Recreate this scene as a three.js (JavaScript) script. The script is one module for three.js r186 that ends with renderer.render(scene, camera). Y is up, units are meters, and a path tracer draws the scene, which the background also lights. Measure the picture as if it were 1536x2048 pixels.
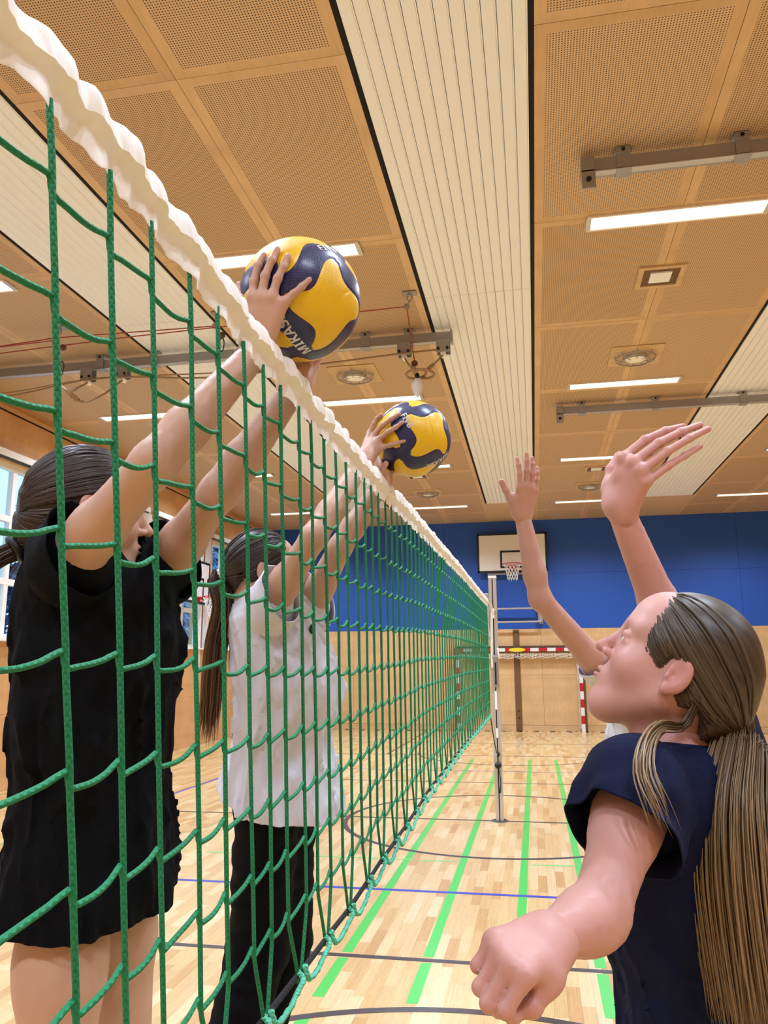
import * as THREE from 'three';
import { mergeGeometries, mergeVertices } from 'three/addons/utils/BufferGeometryUtils.js';
import { RoundedBoxGeometry } from 'three/addons/geometries/RoundedBoxGeometry.js';
import { FontLoader } from 'three/addons/loaders/FontLoader.js';
import { TextGeometry } from 'three/addons/geometries/TextGeometry.js';
import { RectAreaLightUniformsLib } from 'three/addons/lights/RectAreaLightUniformsLib.js';
import { createNoise3D } from 'simplex-noise';

// ---------------------------------------------------------------- camera, sky, light, exposure
const V = (x, y, z) => new THREE.Vector3(x, y, z);
const scene = new THREE.Scene();
const FOCAL = 1560, EYE = V(0, 1.66, 0);
const camera = new THREE.PerspectiveCamera(2 * Math.atan(1024 / FOCAL) * 180 / Math.PI, 0.75, 0.05, 120);
const R3 = (() => {                                   // rows of the turn from camera to world
  const d = V(302 / FOCAL, -304 / FOCAL, -1).normalize();
  const up = V(1, 0.0058, 0).cross(d).normalize(), right = d.clone().cross(up);
  return { right, up, back: d.clone().negate() };
})();
{
  const { right, up, back } = R3;
  const m = new THREE.Matrix4().set(right.x, right.y, right.z, 0, up.x, up.y, up.z, 0, back.x, back.y, back.z, 0, 0, 0, 0, 1);
  camera.quaternion.setFromRotationMatrix(m);
  camera.position.copy(EYE);
}
const EXPOSURE = 1.5;
const TUBE_CANDELA = 11;                              // each half of a louvred ceiling tube lamp
const SKY = new THREE.Color().setRGB(0.72, 0.96, 1.16);
scene.background = SKY;
const renderer = new THREE.WebGLRenderer({ antialias: true });
renderer.toneMapping = THREE.LinearToneMapping;
renderer.toneMappingExposure = EXPOSURE;
renderer.shadowMap.enabled = true;
RectAreaLightUniformsLib.init();

// ---------------------------------------------------------------- small tools
let seed = 7;
const rnd = () => { seed = (seed * 1664525 + 1013904223) >>> 0; return seed / 4294967296; };
const rr = (a, b) => a + (b - a) * rnd();
const noise3 = createNoise3D(rnd);
const clamp = (x, a, b) => Math.min(b, Math.max(a, x)), mix = (a, b, t) => a + (b - a) * t;
const sstep = (a, b, x) => { const t = clamp((x - a) / (b - a), 0, 1); return t * t * (3 - 2 * t); };
const ray = (x, y) => { const c = V((x - 768) / FOCAL, -(y - 1024) / FOCAL, -1); return V(R3.right.dot(c), R3.up.dot(c), R3.back.dot(c)); };
const at = (x, y, depth) => ray(x, y).multiplyScalar(depth).add(EYE);   // a point of the place seen at that pixel and depth
const taken = new Map();
function numbered(name) { const n = taken.get(name) ?? 0; taken.set(name, n + 1); return n ? name + '_' + String(n).padStart(3, '0') : name; }
function part(name, geo, mat, parent) {
  const m = new THREE.Mesh(Array.isArray(geo) ? merge(geo) : geo, mat);
  m.name = name; m.castShadow = m.receiveShadow = true;
  if (parent) {
    const n = parent.userData.names ??= {}; const k = n[name] = (n[name] ?? -1) + 1;
    if (k) m.name = name + '_' + String(k).padStart(3, '0');
    parent.add(m);
  }
  return m;
}
function thing(name, label, category, pos = [0, 0, 0], turn = 0, group) {
  const o = new THREE.Group(); o.name = numbered(name); scene.add(o);
  o.position.set(...pos); o.rotation.y = turn;
  o.userData.label = label; o.userData.category = category; if (group) o.userData.group = group;
  return o;
}
function structure(name) { const o = new THREE.Group(); o.name = name; o.userData.kind = 'structure'; scene.add(o); return o; }
function merge(list) {
  const gs = list.map((g) => (g.index ? g : mergeVertices(g)));
  for (const g of gs) for (const k of Object.keys(g.attributes)) if (!['position', 'normal', 'uv', 'color'].includes(k)) g.deleteAttribute(k);
  const color = gs.some((g) => g.attributes.color);
  for (const g of gs) {
    if (!g.attributes.uv) g.setAttribute('uv', new THREE.BufferAttribute(new Float32Array(g.attributes.position.count * 2), 2));
    if (color && !g.attributes.color) g.setAttribute('color', new THREE.BufferAttribute(new Float32Array(g.attributes.position.count * 3).fill(1), 3));
  }
  return mergeGeometries(gs);
}
const box = (w, h, d, x = 0, y = 0, z = 0) => new THREE.BoxGeometry(w, h, d).translate(x, y, z);
const rbox = (w, h, d, r, x = 0, y = 0, z = 0, s = 2) => new RoundedBoxGeometry(w, h, d, s, r).translate(x, y, z);
const cyl = (r0, r1, h, x = 0, y = 0, z = 0, n = 20) => new THREE.CylinderGeometry(r0, r1, h, n).translate(x, y, z);
// a swept round tube through points; radius may be a function of 0..1
function tube(pts, radius, sides = 6, opt = {}) {
  const n = pts.length, pos = [], uv = [], idx = [], col = [];
  const rad = typeof radius === 'function' ? radius : () => radius;
  let t = pts[1].clone().sub(pts[0]).normalize();
  let nrm = Math.abs(t.y) < 0.9 ? V(0, 1, 0) : V(1, 0, 0);
  nrm = nrm.clone().sub(t.clone().multiplyScalar(nrm.dot(t))).normalize();
  let len = 0;
  for (let i = 0; i < n; i++) {
    const a = pts[Math.max(0, i - 1)], b = pts[Math.min(n - 1, i + 1)];
    t = b.clone().sub(a).normalize();
    nrm = nrm.sub(t.clone().multiplyScalar(nrm.dot(t))).normalize();
    const bi = t.clone().cross(nrm), r = rad(i / (n - 1));
    if (i) len += pts[i].distanceTo(pts[i - 1]);
    for (let s = 0; s <= sides; s++) {
      const an = s / sides * Math.PI * 2, c = Math.cos(an) * r, q = Math.sin(an) * r * (opt.flat ?? 1);
      pos.push(pts[i].x + nrm.x * c + bi.x * q, pts[i].y + nrm.y * c + bi.y * q, pts[i].z + nrm.z * c + bi.z * q);
      uv.push(s / sides, len * (opt.perMetre ?? 1));
      if (opt.color) { const k = opt.color(i / (n - 1)); col.push(k[0], k[1], k[2]); }
    }
  }
  const w = sides + 1;
  for (let i = 0; i < n - 1; i++) for (let s = 0; s < sides; s++) { const a = i * w + s; idx.push(a, a + 1, a + w, a + 1, a + w + 1, a + w); }
  if (!opt.open) for (const [row, flip] of [[0, 1], [n - 1, 0]]) for (let s = 1; s < sides - 1; s++) { const a = row * w; flip ? idx.push(a, a + s + 1, a + s) : idx.push(a, a + s, a + s + 1); }
  const g = new THREE.BufferGeometry();
  g.setAttribute('position', new THREE.Float32BufferAttribute(pos, 3));
  g.setAttribute('uv', new THREE.Float32BufferAttribute(uv, 2));
  if (opt.color) g.setAttribute('color', new THREE.Float32BufferAttribute(col, 3));
  g.setIndex(idx); g.computeVertexNormals();
  return g;
}
const curve = (pts, n) => new THREE.CatmullRomCurve3(pts).getPoints(n);
const rod = (a, b, r, sides = 10) => tube([a, b], r, sides);

// ---------------------------------------------------------------- computed textures
function canvasTex(w, h, paint, srgb = true) {
  const data = new Uint8Array(w * h * 4);
  for (let y = 0; y < h; y++) for (let x = 0; x < w; x++) { const c = paint(x / w, y / h, x, y), o = (y * w + x) * 4; data[o] = clamp(c[0], 0, 1) * 255; data[o + 1] = clamp(c[1], 0, 1) * 255; data[o + 2] = clamp(c[2], 0, 1) * 255; data[o + 3] = 255; }
  const t = new THREE.DataTexture(data, w, h);
  t.wrapS = t.wrapT = THREE.RepeatWrapping; t.magFilter = THREE.LinearFilter; t.minFilter = THREE.LinearFilter;
  if (srgb) t.colorSpace = THREE.SRGBColorSpace;
  t.needsUpdate = true;
  return t;
}
function scaled(t, u, v) { const c = t.clone(); c.repeat.set(u, v); c.needsUpdate = true; return c; }
const TAU = Math.PI * 2;
const ring3 = (u, v, f, s) => noise3(Math.cos(u * TAU) * f, Math.sin(u * TAU) * f, s + Math.sin(v * TAU) * f * 0.6) * 0.5 + noise3(Math.cos(v * TAU) * f, Math.sin(v * TAU) * f, s + 9 + Math.cos(u * TAU) * f * 0.6) * 0.5;
const woodTex = canvasTex(256, 512, (u, v) => {               // long grain along v
  const g = noise3(Math.cos(u * TAU) * 3, Math.sin(u * TAU) * 3, Math.sin(v * TAU) * 0.35) * 0.5, f = noise3(u * 60, Math.cos(v * TAU) * 1.2, Math.sin(v * TAU) * 1.2);
  const k = 0.93 + g * 0.07 + f * 0.045;
  return [k, k * 0.985, k * 0.96];
});
const plyTex = canvasTex(512, 512, (u, v) => {                // birch or beech veneer
  const g = ring3(u, v, 0.8, 3), f = noise3(u * 40, Math.cos(v * TAU) * 0.7, Math.sin(v * TAU) * 0.7 + 4);
  const k = 0.95 + g * 0.05 + f * 0.02;
  return [k, k * 0.99, k * 0.97];
});
const holesTex = canvasTex(128, 128, (u, v) => {              // perforated acoustic board, 4 x 4 holes a tile
  const x = (u * 4) % 1 - 0.5, y = (v * 4) % 1 - 0.5, d = Math.hypot(x, y), k = sstep(0.20, 0.27, d);
  return [mix(0.2, 1, k), mix(0.14, 1, k), mix(0.09, 1, k)];
});
const braidTex = canvasTex(64, 64, (u, v) => {                // braided cord: two crossing sets of strands
  const a = Math.abs(((u * 3 + v * 2) % 1) - 0.5) * 2, b = Math.abs((((1 - u) * 3 + v * 2) % 1) - 0.5) * 2;
  const k = Math.max(1 - a, 1 - b); return [k, k, k];
}, false);
const clothTex = canvasTex(64, 64, (u, v) => { const k = 0.5 + 0.25 * Math.sin(u * TAU * 8) + 0.25 * Math.sin(v * TAU * 8); return [k, k, k]; }, false);
const dimpleTex = canvasTex(64, 64, (u, v) => { const x = (u * 4) % 1 - 0.5, y = (v * 4) % 1 - 0.5, k = sstep(0.15, 0.4, Math.hypot(x, y)); return [k, k, k]; }, false);

const M = {};
const std = (name, color, roughness = 0.6, o = {}) => (M[name] = new THREE.MeshPhysicalMaterial({ name, color, roughness, ...o }));
std('ceilPlain', 0xd9b88c, 0.55, { map: plyTex });
std('ceilPerf', 0xcfae86, 0.6, { map: holesTex });
std('slat', 0xf0f2f4, 0.5);
std('gap', 0x0c0b0b, 0.9);
std('dark', 0x14120f, 0.8);
std('shell', 0xcfa574, 0.8);
std('beige', 0xe3bc88, 0.5, { map: plyTex });
std('orange', 0xdaa972, 0.5, { map: plyTex });
std('blue', 0x1b52ae, 0.55);
std('white', 0xf2f0ea, 0.45);
std('board', 0xe9e6df, 0.4);
std('black', 0x0d0d0e, 0.5);
std('steel', 0xa9a7a4, 0.38, { metalness: 0.75 });
std('rail', 0x9a999b, 0.42, { metalness: 0.45 });
std('railLight', 0xb8b8ba, 0.35, { metalness: 0.6 });
std('alu', 0xc9c6c2, 0.35, { metalness: 0.55 });
std('red', 0xc01420, 0.45);
std('brown', 0x7a5a38, 0.55, { map: woodTex });
std('cord', 0x067c4b, 0.7, { bumpMap: braidTex, bumpScale: 0.0012 });
std('binding', 0x63c9a2, 0.9, { bumpMap: braidTex, bumpScale: 0.002 });
std('ropeBlack', 0x121315, 0.8, { bumpMap: braidTex, bumpScale: 0.001 });
std('rope', 0x9a7f60, 0.85, { bumpMap: braidTex, bumpScale: 0.001 });
std('ropeWhite', 0xeae6dc, 0.8);
std('redCord', 0x9c3a2c, 0.7);
std('ringWood', 0xa8845c, 0.45, { map: woodTex });
std('yellow', 0xf2c400, 0.36, { bumpMap: dimpleTex, bumpScale: 0.0003, clearcoat: 0.25, clearcoatRoughness: 0.3 });
std('navyBall', 0x141a52, 0.34, { bumpMap: dimpleTex, bumpScale: 0.0003, clearcoat: 0.3, clearcoatRoughness: 0.25 });
std('print', 0xd8d8d6, 0.45);
std('lampGlow', 0xffffff, 0.5, { emissive: 0xffffff, emissiveIntensity: 1.5 });
std('pane', 0xeaf4fa, 0.03, { transmission: 1, thickness: 0, ior: 1.45 });
std('bag', 0xe8e4e0, 0.4, { transmission: 0.4, thickness: 0, side: THREE.DoubleSide });

// ================================================================= the hall
const HC = 5.39, XL = -7.2, XR = 8.6, ZB = -20.65, ZF = 3.4;
const STRIPS = [[-4.45, -3.3], [-1.0, 0.15], [2.55, 3.68], [6.1, 7.25]];          // cream slat strips between the panel fields
const FIELDS = [[XL, -4.45, -5.75], [-3.3, -1.0, -2.13], [0.15, 2.55, 1.37], [3.68, 6.1, 4.87], [7.25, XR, 7.95]];
const ZS = []; for (let z = 2.41; z > ZB; z -= 2.17) ZS.push(z);                   // cross joints of the panels
ZS.unshift(ZF); ZS.push(ZB);

// ---- floor: every stave a piece
const floor = structure('floor');
part('floor_base', box(XR - XL + 0.6, 0.2, ZF - ZB + 0.6, (XL + XR) / 2, -0.112, (ZF + ZB) / 2), M.dark, floor);
{
  const W = 0.0675, L = 0.47, tones = [0xe6c48c, 0xe0bb80, 0xe9cb98, 0xd9b276, 0xe3bf86, 0xcfa265, 0xebd0a0, 0xdeb87e];
  const mats = tones.map((c, i) => std('maple' + i, c, 0.3, { map: woodTex, clearcoat: 0.35, clearcoatRoughness: 0.18 }));
  const merged = std('mapleAll', 0xffffff, 0.3, { map: woodTex, clearcoat: 0.35, clearcoatRoughness: 0.18, vertexColors: true });
  const variants = [0, 1, 2, 3].map((k) => {
    const g = new THREE.BoxGeometry(W - 0.0007, 0.012, L - 0.0007), uv = g.attributes.uv, p = g.attributes.position;
    for (let i = 0; i < uv.count; i++) uv.setXY(i, (p.getX(i) + k * 0.37) * 4, (p.getZ(i) + k * 0.53) * 1.1);
    return g;
  });
  const list = [];
  const cam = (x, z) => { const d = V(x, 0, z).sub(EYE); const w = -d.dot(R3.back); return [768 + FOCAL * d.dot(R3.right) / w, 1024 - FOCAL * d.dot(R3.up) / w, w]; };
  for (let i = 0, x = XL + W / 2; x < XR; x += W, i++) {
    const off = (i % 2 ? 0.5 : 0) * L + (Math.floor(i / 2) % 3) * 0.16;
    for (let j = 0, z = ZF - L / 2 - off; z > ZB; z -= L, j++) {
      const tone = Math.floor(rnd() * 8), [px, py, w] = cam(x, z);
      const seen = w > 0.5 && px > -60 && px < 1596 && py < 2120;
      list.push({ x, z, tone, v: (i * 3 + j) % 4, area: seen ? 1 / (w * w * w) * (px > 560 && px < 1260 ? 1 : 0.4) : 0 });
    }
  }
  const near = [...list].sort((a, b) => b.area - a.area).slice(0, 300), isNear = new Set(near);
  for (const s of near) { const m = part('plank', variants[s.v], mats[s.tone], floor); m.position.set(s.x, -0.006, s.z); }
  const pos = [], col = [], uv = [], nor = [], idx = [];
  const c = new THREE.Color();
  for (const s of list) {
    if (isNear.has(s)) continue;
    c.set(tones[s.tone]);
    const a = pos.length / 3, hx = (W - 0.0007) / 2, hz = (L - 0.0007) / 2;
    for (const [ux, uz] of [[-1, -1], [1, -1], [1, 1], [-1, 1]]) { pos.push(s.x + ux * hx, 0, s.z + uz * hz); nor.push(0, 1, 0); col.push(c.r, c.g, c.b); uv.push((ux * hx + s.v * 0.37) * 4, (uz * hz + s.v * 0.53) * 1.1); }
    for (const [ux, uz] of [[-1, -1], [1, -1], [1, 1], [-1, 1]]) { pos.push(s.x + ux * hx, -0.011, s.z + uz * hz); nor.push(0, -1, 0); col.push(c.r, c.g, c.b); uv.push(0, 0); }
    idx.push(a, a + 2, a + 1, a, a + 3, a + 2);
    for (let k = 0; k < 4; k++) { const n = (k + 1) % 4; idx.push(a + k, a + n, a + 4 + k, a + n, a + 4 + n, a + 4 + k); }
  }
  const g = new THREE.BufferGeometry();
  g.setAttribute('position', new THREE.Float32BufferAttribute(pos, 3)); g.setAttribute('normal', new THREE.Float32BufferAttribute(nor, 3));
  g.setAttribute('color', new THREE.Float32BufferAttribute(col, 3)); g.setAttribute('uv', new THREE.Float32BufferAttribute(uv, 2)); g.setIndex(idx);
  const rest = part('planks', g, merged, floor); rest.userData.kind = 'stuff';
}
// ---- painted court lines
{
  const paint = (name, c) => std(name, c, 0.32, { clearcoat: 0.35, clearcoatRoughness: 0.18 });
  const green = paint('lineGreen', 0x3fbb48), black = paint('lineBlack', 0x33282c), blueL = paint('lineBlue', 0x2a3aa8), thinG = paint('lineThinGreen', 0x74c96a);
  let h = 0.0006;
  const line = (label, mat, x0, z0, x1, z1, w) => {
    const l = Math.hypot(x1 - x0, z1 - z0), g = box(l, 0.0006, w);
    const m = part('court_line', g, mat, floor); m.position.set((x0 + x1) / 2, h - 0.0003 + 0.0002, (z0 + z1) / 2); m.rotation.y = -Math.atan2(z1 - z0, x1 - x0); m.userData.label = label;
  };
  const arc = (label, mat, cx, cz, r, w, a0, a1) => {
    const s = new THREE.Shape(); s.absarc(0, 0, r + w / 2, a0, a1, false); s.absarc(0, 0, r - w / 2, a1, a0, true);
    const g = new THREE.ExtrudeGeometry(s, { depth: 0.0006, bevelEnabled: false, curveSegments: 64 }).rotateX(-Math.PI / 2);
    const m = part('court_line', g, mat, floor); m.position.set(cx, h - 0.0006, cz); m.userData.label = label;
  };
  for (const x of [-1.16, -0.675, -0.158, 0.29]) for (const [a, b] of [[-0.5, -4.0], [-4.24, -4.79], [-4.88, -14.6]]) line('green floor line', green, x, a, x, b, 0.062);
  h = 0.0010;
  for (const [z, w] of [[-4.83, 0.05], [-8.97, 0.05]]) line('dark floor line', black, XL + 0.3, z, XR - 0.3, z, w);
  line('blue floor line', blueL, XL + 0.3, -6.2, XR - 0.3, -6.2, 0.05);
  line('blue floor line', blueL, -4.85, -6.2, -4.72, -13.4, 0.05);
  for (const [a, b] of [[-6.0, -3.2], [-3.0, -1.1], [-1.05, -0.74], [-0.1, 0.25], [0.34, 2.4]]) line('thin light green floor line', thinG, a, -7.12, b, -7.14, 0.03);
  line('dark floor line', black, -4.5, -11.74, 4, -11.74, 0.04);
  line('blue floor line', blueL, -4.7, -12.97, 4, -12.97, 0.03);
  line('dark floor line', black, -4.5, -15.1, 4, -15.1, 0.05);
  line('dark floor line', black, -2.82, -15.1, -2.77, -20.3, 0.05);
  line('dark floor line', black, -5, -17.4, 5, -17.4, 0.04);
  h = 0.0014;
  arc('dark circle line', black, -0.43, -8.97, 1.68, 0.055, 0, TAU - 0.001);
  arc('dark arc line', black, -0.35, -2.4, 1.8, 0.055, 0, TAU - 0.001);
  arc('dark arc line', black, -0.5, -15.5, 1.75, 0.05, -Math.PI, 0);
  arc('dark arc line', black, -0.5, -20.6, 2.4, 0.04, 0.02, Math.PI - 0.02);
}
// ---- ceiling: perforated panels, slat strips, dark joints
const ceiling = structure('ceiling');
part('ceiling_slab', box(XR - XL + 0.6, 0.15, ZF - ZB + 0.6, (XL + XR) / 2, HC + 0.175, (ZF + ZB) / 2), M.dark, ceiling);
function panelGeo(w, d, border) {                                      // plain rim, perforated field, both on one board
  const g = new THREE.BufferGeometry(), pos = [], nor = [], uv = [], idx = [], t = 0.018;
  const X = w / 2, Z = d / 2, x = X - border, z = Z - border;
  const quad = (p, n, list) => { const a = pos.length / 3; for (const q of p) { pos.push(...q); nor.push(...n); uv.push(q[0] / 0.072, q[2] / 0.072); } list.push(a, a + 1, a + 2, a, a + 2, a + 3); };
  const rim = [], field = [];
  for (const [A, B, C, D] of [[[-X, -Z], [X, -Z], [x, -z], [-x, -z]], [[X, -Z], [X, Z], [x, z], [x, -z]], [[X, Z], [-X, Z], [-x, z], [x, z]], [[-X, Z], [-X, -Z], [-x, -z], [-x, z]]]) quad([A, B, C, D].map((q) => [q[0], 0, q[1]]), [0, -1, 0], rim);
  quad([[-x, 0, -z], [x, 0, -z], [x, 0, z], [-x, 0, z]], [0, -1, 0], field);
  quad([[-X, 0, -Z], [-X, t, -Z], [X, t, -Z], [X, 0, -Z]], [0, 0, -1], rim); quad([[X, 0, Z], [X, t, Z], [-X, t, Z], [-X, 0, Z]], [0, 0, 1], rim);
  quad([[X, 0, -Z], [X, t, -Z], [X, t, Z], [X, 0, Z]], [1, 0, 0], rim); quad([[-X, 0, Z], [-X, t, Z], [-X, t, -Z], [-X, 0, -Z]], [-1, 0, 0], rim);
  idx.push(...rim, ...field);
  g.setAttribute('position', new THREE.Float32BufferAttribute(pos, 3)); g.setAttribute('normal', new THREE.Float32BufferAttribute(nor, 3)); g.setAttribute('uv', new THREE.Float32BufferAttribute(uv, 2));
  g.setIndex(idx); g.addGroup(0, rim.length, 0); g.addGroup(rim.length, field.length, 1);
  return g;
}
{
  const plain = [0xd9b68a, 0xdcba90, 0xd5b084].map((c, i) => std('veneer' + i, c, 0.5, { map: scaled(plyTex, 0.05, 0.05) }));
  const perf = [0xcfae86, 0xcba980, 0xd2b28b].map((c, i) => std('perforated' + i, c, 0.6, { map: holesTex }));
  const cache = {};
  for (const [x0, x1, xm] of FIELDS) for (const [a, b] of [[x0, xm], [xm, x1]]) for (let i = 0; i < ZS.length - 1; i++) {
    const w = b - a - 0.004, d = ZS[i] - ZS[i + 1] - 0.004; if (w < 0.2 || d < 0.2) continue;
    const key = w.toFixed(3) + d.toFixed(3), g = cache[key] ??= panelGeo(w, d, Math.min(0.075, d / 5));
    const m = part('ceiling_panel', g, [plain[Math.floor(rnd() * 3)], perf[Math.floor(rnd() * 3)]], ceiling);
    m.position.set((a + b) / 2, HC + rr(-0.0008, 0.0008), (ZS[i] + ZS[i + 1]) / 2);
  }
  // cream metal slats, in lengths
  const lengths = [[ZF, -2.09], [-2.09, -7.46], [-7.46, -12.83], [-12.83, -18.2]];
  const N = 12;
  for (const [x0, x1] of STRIPS) {
    const w = (x1 - x0 - 0.07) / N;
    for (const [a, b] of lengths) {
      const shape = new THREE.Shape();
      const h = 0.022, q = w / 2;
      shape.moveTo(-q + 0.001, h); shape.lineTo(-q + 0.004, 0.003); shape.lineTo(-q + 0.008, 0); shape.lineTo(q - 0.012, 0); shape.lineTo(q - 0.009, 0.003); shape.lineTo(q - 0.006, 0.0065); shape.lineTo(q - 0.001, 0.0065); shape.lineTo(q - 0.001, h); shape.closePath();
      const g = new THREE.ExtrudeGeometry(shape, { depth: a - b - 0.006, bevelEnabled: false });
      for (let k = 0; k < N; k++) { const m = part('ceiling_slat', g, M.slat, ceiling); m.position.set(x0 + 0.035 + w * (k + 0.5), HC - 0.004 + rr(-0.0006, 0.0006), b + 0.003); }
    }
    for (const x of [x0 + 0.017, x1 - 0.017]) part('shadow_gap', box(0.034, 0.02, ZF + 18.2, x, HC + 0.012, (ZF - 18.2) / 2), M.gap, ceiling);
    part('end_panel', box(x1 - x0, 0.018, -18.205 - ZB, (x0 + x1) / 2, HC + 0.009, (-18.205 + ZB) / 2), plain[1], ceiling);
  }
}
// ---- walls
const wallBack = structure('wall_back');
part('wall_core', box(XR - XL + 0.6, 5.9, 0.25, (XL + XR) / 2, 2.75, ZB - 0.155), M.shell, wallBack);
{
  const rows = [[0.15, 1.39], [1.39, 2.55]], bl = [[2.55, 3.97], [3.97, HC + 0.05]];
  for (let i = 0, x = XL; x < XR - 0.01; i++) {
    const x1 = Math.min(XR, x + 2.46), w = x1 - x - 0.004;
    for (const [a, b] of rows) part('wall_panel', rbox(w, b - a - 0.004, 0.03, 0.002, (x + x1) / 2, (a + b) / 2, ZB - 0.015, 1), M.beige, wallBack);
    for (const [a, b] of bl) { const m = part('wall_panel', rbox(w, b - a - 0.003, 0.03, 0.0015, (x + x1) / 2, (a + b) / 2, ZB - 0.015, 1), M.blue, wallBack); m.userData.label = 'blue wall panel'; }
    x = x1;
  }
}
const baseB = structure('baseboard_back');
part('baseboard', box(XR - XL, 0.145, 0.035, (XL + XR) / 2, 0.0735, ZB - 0.0125), M.beige, baseB);
const wallRight = structure('wall_right');
part('wall_core', box(0.25, 5.9, ZF - ZB + 0.6, XR + 0.155, 2.75, (ZF + ZB) / 2), M.shell, wallRight);
for (let z = ZF; z > ZB + 0.01; z -= 2.665) for (const [a, b] of [[0, 1.39], [1.39, 2.55], [2.55, 3.97], [3.97, HC + 0.05]]) part('wall_panel', box(0.03, b - a - 0.004, 2.661, XR + 0.015, (a + b) / 2 , z - 1.3325), M.orange, wallRight);
const wallFront = structure('wall_front');
part('wall_core', box(XR - XL + 0.6, 5.9, 0.25, (XL + XR) / 2, 2.75, ZF + 0.155), M.shell, wallFront);
for (let i = 0; i < 6; i++) for (const [a, b] of [[0, 1.39], [1.39, 2.55], [2.55, 3.97], [3.97, HC + 0.05]]) part('wall_panel', box((XR - XL) / 6 - 0.004, b - a - 0.004, 0.03, XL + (i + 0.5) * (XR - XL) / 6, (a + b) / 2, ZF + 0.015), M.orange, wallFront);

// ---- left wall with its row of windows
const WIN = []; for (let k = 0; k < 9; k++) WIN.push([3.2 - 2.85 * k, 0.8 - 2.85 * k]);     // z of each opening
const WY = [2.03, 4.52];
const wallLeft = structure('wall_left');
{
  const s = new THREE.Shape(); s.moveTo(ZB - 0.3, -0.2); s.lineTo(ZF + 0.3, -0.2); s.lineTo(ZF + 0.3, 5.7); s.lineTo(ZB - 0.3, 5.7); s.closePath();
  for (const [a, b] of WIN) { const h = new THREE.Path(); h.moveTo(b, WY[0]); h.lineTo(b, WY[1]); h.lineTo(a, WY[1]); h.lineTo(a, WY[0]); h.closePath(); s.holes.push(h); }
  // shape x is world z, extruded towards -x
  const g = new THREE.ExtrudeGeometry(s, { depth: 0.25, bevelEnabled: false }).rotateY(-Math.PI / 2).translate(XL - 0.03, 0, 0);
  part('wall_core', g, M.shell, wallLeft);
  for (let k = 0; k < 10; k++) {                                        // boards below, above and between the openings
    const z1 = 3.4 - 2.85 * k + 0.0, a = Math.min(ZF, z1 + 2.85 - 0.425 + 0.2), b = Math.max(ZB, z1 - 0.425 + 0.2);
    if (a - b < 0.1) continue;
    for (const [y0, y1] of [[0, 1.02], [1.02, WY[0]], [WY[1], HC + 0.05]]) part('wall_panel', box(0.03, y1 - y0 - 0.004, a - b - 0.004, XL - 0.015, (y0 + y1) / 2, (a + b) / 2), M.orange, wallLeft);
  }
  for (let k = 0; k <= WIN.length; k++) {
    const a = k ? WIN[k - 1][1] : ZF, b = k < WIN.length ? WIN[k][0] : ZB; if (a - b < 0.05) continue;
    part('wall_panel', box(0.03, WY[1] - WY[0], a - b - 0.002, XL - 0.015, (WY[0] + WY[1]) / 2, (a + b) / 2), M.orange, wallLeft);
  }
  part('cornice', box(0.05, 0.05, ZF - ZB, XL + 0.025, 5.25, (ZF + ZB) / 2), M.orange, wallLeft);
  part('shadow_gap', box(0.012, 0.02, ZF - ZB, XL + 0.006, 5.215, (ZF + ZB) / 2), M.gap, wallLeft);
}
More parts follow.
